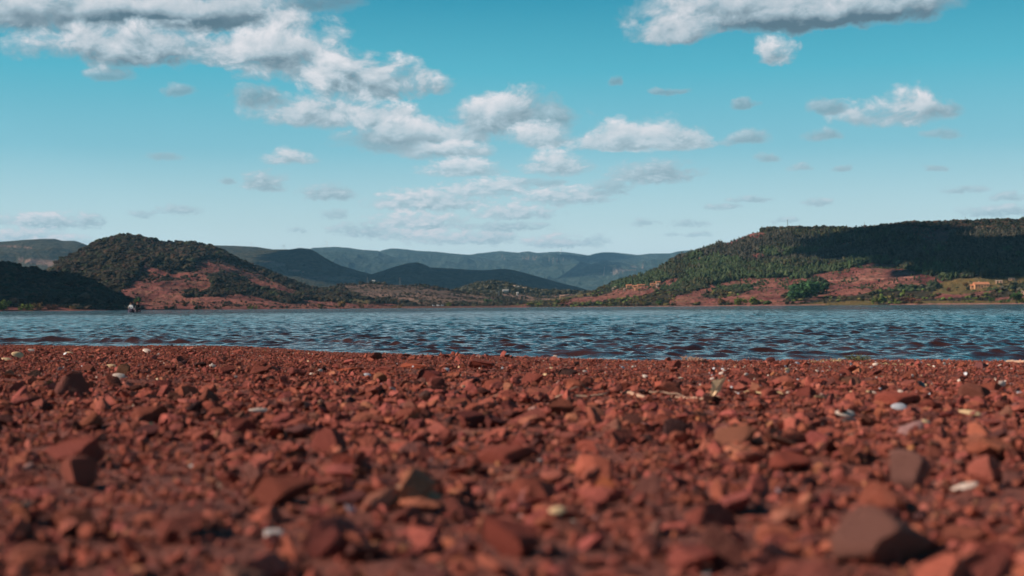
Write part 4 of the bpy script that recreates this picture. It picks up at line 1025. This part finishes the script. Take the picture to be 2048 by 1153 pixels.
SHORE = [
 (near_left, 8, 621, 34, 20, 'bush', YG, 'bright green bush cut by the left frame edge at the shore'),
 (near_left, 52, 620, 26, 15, 'bush', YG, 'bright green round bush beside the red bush on the left shore'),
 (near_left, 74, 620, 24, 14, 'bush', OC, 'orange brown bush right of the bright green one on the left shore'),
 (near_left, 106, 620, 28, 13, 'bush', RB, 'rusty red bush under the black wood on the left shore'),
 (near_left, 150, 619, 24, 9, 'bush', OC, 'low olive and rust bush left of the boat'),
 (left_hill, 273, 611, 15, 15, 'round', GR, 'small green tree standing just above the boat'),
 (left_hill, 342, 619, 38, 9, 'bush', GR, 'green shore bush right of the boat below the red slope'),
 (left_hill, 395, 619, 14, 10, 'bush', GR, 'round green bush alone at the foot of the red gully'),
 (left_hill, 436, 619, 16, 8, 'bush', DK, 'dark green bush at the waterline below the wooded spur'),
 (left_hill, 504, 619, 22, 9, 'bush', YG, 'yellowish green bush at the foot of the red slope'),
 (left_hill, 643, 618, 16, 14, 'bush', OC, 'olive tree at the waterline where the red bank ends'),
 (left_hill, 680, 617, 20, 16, 'round', OC, 'tallest olive gold tree at the end of the red bank'),
 (left_hill, 722, 617, 14, 9, 'round', OC, 'rust coloured tree below the green field'),
 (left_hill, 788, 617, 10, 7, 'bush', OC, 'small ochre bush on the bank left of the parked vans'),
 (left_hill, 799, 617, 9, 8, 'bush', OC, 'ochre bush right beside the smaller ochre one left of the vans'),
 (right_hill, 898, 614, 12, 13, 'round', YG, 'green tree just right of the parked vans'),
 (right_hill, 930, 614, 26, 12, 'bush', YG, 'long yellow green shore bush in the middle of the far bank'),
 (right_hill, 950, 613, 8, 12, 'round', RB, 'rust red tree between green trees on the middle shore'),
 (right_hill, 975, 610, 24, 14, 'round', GR, 'green rounded tree behind the red bank at centre'),
 (right_hill, 1000, 606, 20, 10, 'round', GR, 'light green tree at the top of the red bank at centre'),
 (right_hill, 1058, 612, 18, 8, 'bush', YG, 'yellow green bush between two red bank patches'),
 (right_hill, 1115, 613, 10, 16, 'round', GR, 'tall green tree right of the red bank patches'),
 (right_hill, 1130, 611, 16, 12, 'round', OC, 'olive brown tree beside the tall green one'),
 (right_hill, 1222, 613, 16, 6, 'bush', YG, 'low lemon green bush at the waterline below the hamlet'),
 (right_hill, 1345, 570, 11, 14, 'round', RB, 'rust coloured round tree above the hamlet at the red field'),
 (right_hill, 1283, 612, 9, 12, 'round', OC, 'slim tan tree in the scrub below the hamlet'),
 (right_hill, 1318, 612, 12, 14, 'round', GR, 'slim pale green tree in the scrub right of the tan one'),
 (right_hill, 1338, 607, 6, 8, 'round', DK, 'small dark tree on the tan grass at the right of the scrub'),
 (right_hill, 1448, 609, 22, 13, 'bush', OC, 'olive bush left of the two bright green shore bushes'),
 (right_hill, 1480, 611, 32, 17, 'bush', YG, 'left one of the two big bright green shore bushes'),
 (right_hill, 1512, 610, 34, 19, 'bush', YG, 'right one of the two big bright green shore bushes'),
 (right_hill, 1536, 610, 16, 14, 'bush', GR, 'darker green bush ending the row of bright shore bushes'),
 (right_hill, 1590, 600, 40, 17, 'round', CO, 'lowest tree of the green copse on the red slope'),
 (right_hill, 1602, 592, 44, 24, 'round', CO, 'left tree of the green copse on the red slope'),
 (right_hill, 1622, 596, 46, 30, 'round', CO, 'middle tree of the green copse on the red slope'),
 (right_hill, 1636, 590, 32, 26, 'round', CO, 'right tree of the green copse on the red slope'),
 (right_hill, 1618, 578, 24, 18, 'round', CO, 'topmost tree of the green copse on the red slope'),
 (right_hill, 1752, 609, 16, 14, 'round', YG, 'left pale green willow left of the dark poplar'),
 (right_hill, 1767, 609, 18, 17, 'round', YG, 'taller yellow green willow right beside the dark poplar'),
 (right_hill, 1784, 609, 9, 23, 'poplar', DK, 'dark slender poplar rising among the willows on the right shore'),
 (right_hill, 1794, 609, 14, 10, 'bush', YG, 'small yellow green willow right of the dark poplar'),
 (right_hill, 1816, 608, 26, 14, 'round', RB, 'greyish brown bare tree right of the willows'),
 (right_hill, 1836, 609, 14, 9, 'bush', OC, 'tan bush right of the bare brown tree'),
 (right_hill, 1938, 606, 26, 8, 'bush', YG, 'yellow green shore bush below the farmhouse'),
 (right_hill, 1983, 606, 14, 10, 'round', GR, 'small green tree on the shore right of the yellow bush'),
 (right_hill, 2008, 606, 26, 9, 'bush', GR, 'wide dark green shore bush near the right frame edge'),
 (right_hill, 2032, 607, 22, 22, 'round', GR, 'tallest green tree on the shore near the right frame edge'),
 (right_hill, 2044, 607, 18, 14, 'bush', YG, 'green bush cut by the right frame edge'),
 (right_hill, 1932, 577, 13, 13, 'round', OC, 'brown tree close to the left wall of the farmhouse'),
 (right_hill, 1898, 584, 11, 9, 'round', RB, 'small brown tree alone in the yellow field'),
]
for i, (L, px, py, w, h, k, cc, lab) in enumerate(SHORE):
    tree(L, px, py, w, h, k, cc, lab, 500+i)

# ------------------------------------------------------------------ buildings
M_ROOF = simple("terracotta_roof", (.50, .20, .10), .9, .2, .8); M_OCHRE = simple("ochre_wall", (.54, .29, .15), .9, .12, .5); M_CREAM = simple("cream_wall", (.56, .42, .31), .9, .1, .5)
M_DARKW = simple("dark_opening", (.02, .02, .022), .4, .1, 1); M_WHITE = simple("white_paint", (.80, .80, .80), .5, .06, .5); M_STONEW = simple("stone_wall", (.50, .30, .20), .95, .25, .6)
M_STEEL = simple("galvanised_steel", (.12, .14, .15), .5, .1, .5)
M_PALE = simple('weathered_limewash', (.46, .45, .43), .9, .1, .5)
def house(L, px, py, w_px, depth, wall_h, roof_h, yaw, wall, roof, label, wins=3, chimney=False, door=True, cat='house', name='house', pos=None, windows=True, dscale=1):
    p_ = L.hit(px, py) if pos is None else pos; D = math.hypot(p_[0], p_[1]); W = w_px/F_PX*D
    az_ = math.atan2(p_[0], p_[1])
    root = empty(name, tuple(p_), -az_+yaw, label, cat)
    w2, d2 = W/2, depth/2
    MB().box((-w2, -d2, -2.5), (w2, d2, wall_h)).obj('wall', wall, root)
    r = MB(); ov = .35
    V = [(-w2-ov, -d2-ov, wall_h-.05), (w2+ov, -d2-ov, wall_h-.05), (w2+ov, d2+ov, wall_h-.05), (-w2-ov, d2+ov, wall_h-.05), (-w2-ov, 0, wall_h+roof_h), (w2+ov, 0, wall_h+roof_h)]
    r.add(V, [(0, 1, 5, 4), (2, 3, 4, 5), (0, 4, 3), (1, 2, 5), (0, 3, 2, 1)])
    rf = r.obj('roof', roof, root)
    if chimney: MB().box((-w2*.3-.4, -.4, wall_h+roof_h*.5), (-w2*.3+.4, .4, wall_h+roof_h+1.1)).obj('chimney', M_CREAM, rf)
    if windows:
        for i in range(wins):
            x = -w2 + W*(i+.5)/wins
            if door and i == wins//2: MB().box((x-.6, -d2-.06, 0), (x+.6, -d2+.1, 2.2)).obj('door', M_DARKW, root)
            else: MB().box((x-.55, -d2-.06, wall_h*.35), (x+.55, -d2+.1, wall_h*.35+1.3)).obj('window', M_DARKW, root)
    return root
fh = house(right_hill, 1962, 576, 27, 10, 3.6, 2.6, .25, M_OCHRE, M_ROOF, 'ochre farmhouse with a terracotta roof in the yellow field at the right', 5, True)
MB().box((-7.4, -5.4, -1), (-7.0, -4.5, 3.0)).box((-4.2, -5.4, -1), (-3.8, -4.5, 3.0)).box((-7.6, -5.6, 3.0), (-3.6, -4.52, 3.3)).obj('porch', M_OCHRE, fh)
house(right_hill, 1946, 577, 11, 7, 2.8, 1.6, .25, M_OCHRE, M_ROOF, 'low ochre annexe on the left of the farmhouse', 2, False, True)
house(right_hill, 1998, 567, 12, 6, 2.6, .6, .05, M_STONEW, M_CREAM, 'small brick shed with a pale flat roof behind the farmhouse', 2)
house(right_hill, 2023, 561, 11, 5, 2.2, .5, .0, M_STONEW, M_CREAM, 'low shed with a thin pale roof line, farthest behind the farmhouse', 2)
house(right_hill, 2047, 588, 10, 5, 2.6, .4, .0, M_STONEW, M_CREAM, 'dark brick hut with a pale roof cut by the right frame edge', 2)
for (px, py, w, dp, wh, rh, wl, rf, lab) in [
  (1258, 577, 11, 7, 4.2, 1.8, M_OCHRE, M_ROOF, 'leftmost bright ochre house of the hamlet on the wooded slope'),
  (1270, 576, 9, 6, 2.6, 1.2, M_OCHRE, M_ROOF, 'small ochre house second from the left in the hamlet'),
  (1276, 580, 13, 6, 2.2, 1.0, M_OCHRE, M_ROOF, 'low ochre house in front of the long hamlet roof'),
  (1285, 573.5, 20, 7, 2.4, 1.1, M_OCHRE, M_ROOF, 'longest orange house in the middle of the hamlet'),
  (1307, 572, 12, 6, 2.4, 1.1, M_OCHRE, M_ROOF, 'orange house right of the longest one in the hamlet'),
  (1316, 569, 9, 6, 3.0, 1.2, M_OCHRE, M_ROOF, 'highest orange house at the upper right of the hamlet'),
  (1315, 575, 5, 4, 4.0, .8, M_CREAM, M_CREAM, 'narrow cream tower house at the right of the hamlet'),
  (1250, 581, 5, 4, 2.4, .6, M_CREAM, M_CREAM, 'white hut below the leftmost ochre house'),
  (1231, 578, 4, 4, 3.0, .6, M_CREAM, M_CREAM, 'pale hut among trees left of the hamlet'),
  (1226, 581, 3.5, 4, 3.0, .6, M_CREAM, M_CREAM, 'second pale hut lower among the trees left of the hamlet'),
  (1124, 585, 9, 6, 2.6, 1.0, M_STONEW, M_STONEW, 'stone barn in the scrub left of the hamlet'),
  (1324, 562, 5, 4, 2.2, .6, M_CREAM, M_CREAM, 'pale roofed hut above the hamlet at the wood edge')]:
    house(right_hill, px, py, w, dp, wh, rh, .1, wl, rf, lab, 2)
house(right_hill, 1181, 590, 2.2, 2, 1.6, .3, 0, M_WHITE, M_WHITE, 'tiny white cabin on the olive terrace left of the hamlet', 2, windows=False, name='cabin', cat='cabin')
for (L, px, py, w, lab) in [(knoll_g, 1026, 577, 9, 'long white building in the far valley left of the pinkish one'), (knoll_g, 1036, 579, 4, 'small white house between the two larger far valley buildings'), (knoll_g, 1049, 581, 7, 'pinkish white building shining in the far valley'),
                            (knoll_g, 1011, 586, 11, 'low white warehouse lower left in the far valley'), (knoll_g, 1035, 591, 3, 'lone white cottage below the far valley buildings'), (dark_hill, 712, 562, 8, 'white hall on the far slope left of the pylons'),
                            (far_e, 1224, 547, 6, 'white farmhouse on the far blue slope'), (knoll_f, 747, 567, 6, 'pale ruin on the brown knoll beside the first pylon')]:
    house(L, px, py, w, 9, 4.5, 1.6, .1, M_PALE, M_PALE if 'pink' not in lab else M_CREAM, lab, 3)

# ------------------------------------------------------------------ masts, pylons, wind turbines
def pylon(L, px, py, h_px, label):
    p_ = L.hit(px, py); D = math.hypot(p_[0], p_[1]); H = h_px/F_PX*D; t = H*.016
    root = empty('pylon', tuple(p_), -math.atan2(p_[0], p_[1])+.5, label, 'pylon')
    b_ = MB(); W = H*.10
    for sx in (-1, 1):
        for sy in (-1, 1): b_.bar((sx*W, sy*W, -2), (sx*W*.25, sy*W*.25, H), t, 4)
    for k in range(6):
        z0, z1 = H*k/6, H*(k+1)/6; a, c_ = W*(1-.75*k/6), W*(1-.75*(k+1)/6)
        b_.bar((-a, -a, z0), (c_, -c_, z1), t*.6, 4); b_.bar((a, a, z0), (-c_, c_, z1), t*.6, 4); b_.bar((-a, a, z0), (-c_, -c_, z1), t*.6, 4); b_.bar((a, -a, z0), (c_, c_, z1), t*.6, 4)
    b_.obj('lattice_tower', M_STEEL, root)
    for zz in (.72, .84, .95): MB().bar((-H*.13, 0, H*zz), (H*.13, 0, H*zz), t*.8, 4).bar((-H*.13, 0, H*zz), (0, 0, H*(zz+.04)), t*.5, 4).bar((H*.13, 0, H*zz), (0, 0, H*(zz+.04)), t*.5, 4).obj('cross_arm', M_STEEL, root)
pylon(knoll_f, 735, 567, 13, 'grey lattice pylon at the left end of the brown knoll')
pylon(knoll_f, 800, 571, 16, 'tallest grey lattice pylon standing on the brown knoll')
pylon(knoll_f, 893, 580, 7, 'small distant lattice pylon at the right end of the brown knoll')
pylon(knoll_g, 1112, 584, 10, 'pale lattice pylon in the valley left of the wooded slope')
pylon(knoll_g, 998, 597, 15, 'faint lattice pylon in front of the pale knoll')
def turbine(L, px, py, h_px, a0, label):
    p_ = L.hit(px, py); D = math.hypot(p_[0], p_[1]); H = h_px/F_PX*D
    root = empty('wind_turbine', tuple(p_), -math.atan2(p_[0], p_[1]), label, 'wind turbine', None)
    MB().tube([(0, 0, -5), (0, 0, H)], [H*.035, H*.02], 8).obj('tower', M_WHITE, root)
    MB().box((-H*.02, -H*.07, H*.98), (H*.02, H*.04, H*1.03)).obj('nacelle', M_WHITE, root)
    for k in range(3):
        a = a0 + k*2.094; e = (math.sin(a)*H*.55, -H*.08, H*1.005+math.cos(a)*H*.55); m_ = (math.sin(a)*H*.15, -H*.08, H*1.005+math.cos(a)*H*.15)
        MB().tube([(0, -H*.08, H*1.005), m_, e], [H*.015, H*.026, H*.006], 5).obj('blade', M_WHITE, root)
turbine(mid_ridge, 568, 500, 9, .4, 'white wind turbine on the ridge above the pinkish field')
turbine(far_b, 654, 494, 10, .9, 'white wind turbine on the farther ridge, right of the others')
turbine(far_left, 472, 492, 7, .2, 'small white wind turbine at the left end of the ridge')
turbine(far_left, 503, 494, 7, .7, 'white wind turbine between the leftmost one and the pinkish field')
def mast(L, px, py, h_px, label, r=.12):
    p_ = L.hit(px, py); D = math.hypot(p_[0], p_[1]); H = h_px/F_PX*D
    root = empty('mast', tuple(p_), 0, label, 'mast')
    MB().tube([(0, 0, -2), (0, 0, H)], [r*1.6, r], 6).obj('pole', M_STEEL, root)
    MB().bar((-.5, 0, H*.9), (.5, 0, H*.9), r*.8, 4).bar((0, -.5, H*.82), (0, .5, H*.82), r*.8, 4).obj('antenna', M_STEEL, root)
mast(right_hill, 1575, 449, 18, 'tall thin mast on the left summit of the right hill', .35)
mast(right_hill, 1729, 451, 13, 'short thin mast on the middle crest of the right hill', .22)
mast(right_hill, 1931, 440, 12, 'short thin mast on the right crest of the right hill', .22)
mast(right_hill, 1441, 486, 13, 'thin mast on the descending left crest of the right hill', .22)
p_ = far_d.hit(1122, 506); D = math.hypot(p_[0], p_[1]); H = 10/F_PX*D
root = empty('radio_tower', tuple(p_), 0, 'white radio tower with a platform on the farthest ridge', 'tower')
MB().tube([(0, 0, -5), (0, 0, H)], [3.4, 2.0], 8).obj('shaft', M_WHITE, root)
MB().tube([(0, 0, H*.55), (0, 0, H*.66)], [7, 8], 10).obj('platform', M_WHITE, root)

# ------------------------------------------------------------------ vans on the far bank
def van(px, py, w_px, yaw, label):
    p_ = left_hill.hit(px, py) if False else None
    a, e = azel(px, 612.0); D = 1880 - 20; D = 1905.0
    x, y = D*math.sin(float(a)), D*math.cos(float(a)); W = w_px/F_PX*D
    zt = max(2.5, float(right_hill.height(np.array(float(a)), np.array(D))), float(left_hill.height(np.array(float(a)), np.array(D))), float(knoll_f.height(np.array(float(a)), np.array(D))))
    root = empty('parked_van', (x, y, zt), -float(a)+yaw, label, 'van', None)
    k = W/5.0
    MB().box((-2.4*k, -1*k, .45*k), (2.4*k, 1*k, 1.15*k)).add([(-2.4*k, -.97*k, 1.14*k), (2.0*k, -.97*k, 1.14*k), (2.0*k, .97*k, 1.14*k), (-2.4*k, .97*k, 1.14*k), (-2.3*k, -.85*k, 2.3*k), (1.3*k, -.85*k, 2.3*k), (1.3*k, .85*k, 2.3*k), (-2.3*k, .85*k, 2.3*k)],
        [(0, 3, 2, 1), (4, 5, 6, 7), (0, 1, 5, 4), (1, 2, 6, 5), (2, 3, 7, 6), (3, 0, 4, 7)]).obj('body', M_WHITE, root)
    MB().box((-.3*k, -1.0*k, 1.4*k), (1.3*k, -.88*k, 2.0*k)).obj('window', M_DARKW, root)
    for sx in (-1.5, 1.5):
        for sy in (-1, .75):
            V = []; ns = 12
            MB().tube([(sx*k, sy*k, .4*k), (sx*k, (sy+.25)*k, .4*k)], [.4*k, .4*k], 12).obj('wheel', M_DARKW, root)
van(867, 611, 5, .2, 'leftmost of the three white vans parked on the middle far bank')
van(876, 611, 6, -.1, 'middle one of the three white vans parked on the far bank')
van(885, 611, 6, .1, 'rightmost of the three white vans, below the dark bushes')

# ------------------------------------------------------------------ fishing boat with two people
BOAT_D = 175.0
a_, e_ = azel(268, 626); bx, by = BOAT_D*math.sin(float(a_)), BOAT_D*math.cos(float(a_))
boat = empty('fishing_boat', (bx, by, -.03), R(24), 'small dark fishing boat with two people on the left of the lake', 'boat')
M_HULL = simple("dark_hull", (.045, .030, .055), .45, .15, 2); M_HULLIN = simple("hull_inside", (.16, .11, .12), .7, .15, 2)
V = []; Fc = []
st = [(-1.5, .62, .36, .04), (-.8, .68, .38, 0), (0, .66, .42, 0), (.8, .52, .50, .02), (1.35, .30, .58, .10), (1.65, .03, .64, .25)]   # y, half beam, gunwale z, keel z
for (yy, hb, gz, kz) in st:
    V += [(-hb, yy, gz), (-hb*.85, yy, (gz+kz)*.45), (0, yy, kz-.1), (hb*.85, yy, (gz+kz)*.45), (hb, yy, gz), (hb*.9, yy, gz-.01), (hb*.75, yy, (gz+kz)*.45), (0, yy, kz+.02), (-hb*.75, yy, (gz+kz)*.45), (-hb*.9, yy, gz-.01)]
n = 10
for i in range(len(st)-1):
    for k in range(n): Fc.append((i*n+k, i*n+(k+1) % n, (i+1)*n+(k+1) % n, (i+1)*n+k))
Fc.append(tuple(range(n-1, -1, -1))); Fc.append(tuple((len(st)-1)*n+k for k in range(n)))
mesh_py('hull', V, Fc, M_HULL, boat)
for yy in (-.75, .35): MB().box((-.6, yy-.14, .30), (.6, yy+.14, .36)).obj('bench', M_HULLIN, boat)
om_ = MB().box((-.13, -1.82, .38), (.13, -1.52, .82)).box((-.05, -1.78, -.3), (.05, -1.62, .4)).obj('outboard_motor', M_DARKW, boat)
for sx in (-1, 1): MB().tube([(sx*.62, -.2, .40), (sx*.95, .6, .75), (sx*1.05, 1.1, 1.05)], [.009, .008, .006], 5).obj('rod_holder', M_STEEL, boat)

def person(loc, rz, shirt, trousers, skin, hair, label, cap=None, lean=.12, arm=.0):
    root = empty('person', loc, rz, label, 'person')
    J = {}; Vt = []; Rd = []; E = []
    def v(p, r, parent=None):
        Vt.append(p); Rd.append(r)
        if parent is not None: E.append((parent, len(Vt)-1))
        return len(Vt)-1
    pel = v((0, 0, .44), .15)
    sp1 = v((0, lean*.4, .62), .145, pel); sp2 = v((0, lean, .84), .165, sp1); nk = v((0, lean*1.1, .98), .062, sp2)
    h1 = v((0, lean*1.25, 1.06), .085, nk); h2_ = v((0, lean*1.2, 1.15), .10, h1); v((0, lean*1.1, 1.22), .07, h2_); v((0, lean*1.25+.105, 1.105), .018, h1)
    for s_ in (-1, 1):
        hip = v((s_*.11, .02, .43), .10, pel); kn = v((s_*.16, .42, .47), .070, hip); an = v((s_*.16, .46, .08), .045, kn); v((s_*.17, .64, .04), .04, an)
        sh = v((s_*.19, lean, .90), .070, sp2); el_ = v((s_*.28, lean+.10, .64), .048, sh); wr = v((s_*.18, lean+.34, .66+arm), .032, el_)
        pm = v((s_*.165, lean+.41, .67+arm), .036, wr)
        for k in range(4):
            f1 = v((s_*.165+(k-1.5)*.021, lean+.47, .665+arm), .010, pm); v((s_*.165+(k-1.5)*.022, lean+.505-.006*abs(k-1.5), .64+arm), .008, f1)
        t1 = v((s_*.125, lean+.42, .69+arm), .011, pm); v((s_*.11, lean+.455, .70+arm), .009, t1)
    me = bpy.data.meshes.new('body'); me.from_pydata(Vt, E, []); o = bpy.data.objects.new('body', me); COL.objects.link(o); o.parent = root
    sk = o.modifiers.new('skin', 'SKIN')
    for i, r_ in enumerate(Rd): me.skin_vertices[0].data[i].radius = (r_, r_)
    me.skin_vertices[0].data[0].use_root = True
    sub = o.modifiers.new('sub', 'SUBSURF'); sub.levels = 2; sub.render_levels = 2
    m, q, bs = new_mat("clothed_body")
    tcn = q.n('ShaderNodeTexCoord'); s3 = q.n('ShaderNodeSeparateXYZ'); q.put(s3.inputs[0], tcn.outputs['Object'])
    c_ = q.mix(q.mapr(s3.outputs[2], .50, .52, 0, 1), (*trousers, 1), (*shirt, 1)); c_ = q.mix(q.mapr(s3.outputs[2], .965, .975, 0, 1), c_, (*skin, 1))
    hand = q.m('MULTIPLY', q.mapr(s3.outputs[1], lean+.345, lean+.355, 0, 1), q.mapr(s3.outputs[2], .58, .60, 0, 1)); c_ = q.mix(hand, c_, (*skin, 1))
    q.put(bs.inputs['Base Color'], c_); bs.inputs['Roughness'].default_value = .9
    me.materials.append(m)
    V0, F0 = ICO[2]; hv = V0*np.array([.112, .125, .115])+np.array([0, lean*1.15-.02, 1.16]); k = hv[:, 2] > 1.0
    hv[:, 1] -= np.where(hv[:, 2] < 1.14, .05, 0)
    mesh_py('hair', hv, F0, simple('hair', hair, .8, .2, 20), root, True)
    if cap: 
        cv = V0*np.array([.125, .135, .085])+np.array([0, lean*1.15, 1.215]); cm = MB().add(cv, F0).box((-.08, lean*1.15+.06, 1.19), (.08, lean*1.15+.24, 1.205)); cm.obj('cap', simple('cap_cloth', cap, .9, .1, 10), root)
    for s_ in (-1, 1):
        mesh_py('eye', ICO[1][0]*.013+np.array([s_*.035, lean*1.25+.083, 1.135]), ICO[1][1], M_DARKW, root)
    return root
cb_, sb_ = math.cos(R(24)), math.sin(R(24))
def in_boat(x, y, z): return (bx+cb_*x-sb_*y, by+sb_*x+cb_*y, z-.03)
person(in_boat(-.25, .32, -.05), R(24+150), (.80, .78, .78), (.24, .12, .20), (.45, .26, .19), (.10, .05, .03), 'person in a white shirt and mauve trousers seated in the boat', None, .12)
person(in_boat(.28, -.75, -.02), R(24+190), (.012, .012, .015), (.014, .014, .018), (.40, .22, .16), (.03, .02, .02), 'person in black clothes and a dark red cap seated in the boat', (.22, .05, .045), .08, .05)
bag = empty('cool_box', in_boat(.45, .35, .36), R(40), 'small white cool box on the front bench of the boat', 'cool box')
MB().box((-.17, -.12, 0), (.17, .12, .22)).obj('box', M_WHITE, bag); MB().box((-.18, -.13, .22), (.18, .13, .26)).obj('lid', M_STEEL, bag); MB().tube([(-.17, 0, .24), (-.1, 0, .34), (.1, 0, .34), (.17, 0, .24)], [.012]*4, 5).obj('handle', M_STEEL, bag)

# ------------------------------------------------------------------ haze
hz = MB().box((-22000, -600, -4.2), (22000, 27000, 980)).obj('haze', None)
tag(hz, kind='stuff')
m = bpy.data.materials.new('haze'); m.use_nodes = True; t = m.node_tree; t.nodes.clear()
pv = t.nodes.new('ShaderNodeVolumePrincipled'); ou = t.nodes.new('ShaderNodeOutputMaterial'); t.links.new(pv.outputs[0], ou.inputs['Volume'])
pv.inputs['Color'].default_value = (.30, .66, 1.0, 1); pv.inputs['Density'].default_value = 2.9e-5; pv.inputs['Anisotropy'].default_value = 0.0
hz.data.materials.append(m)
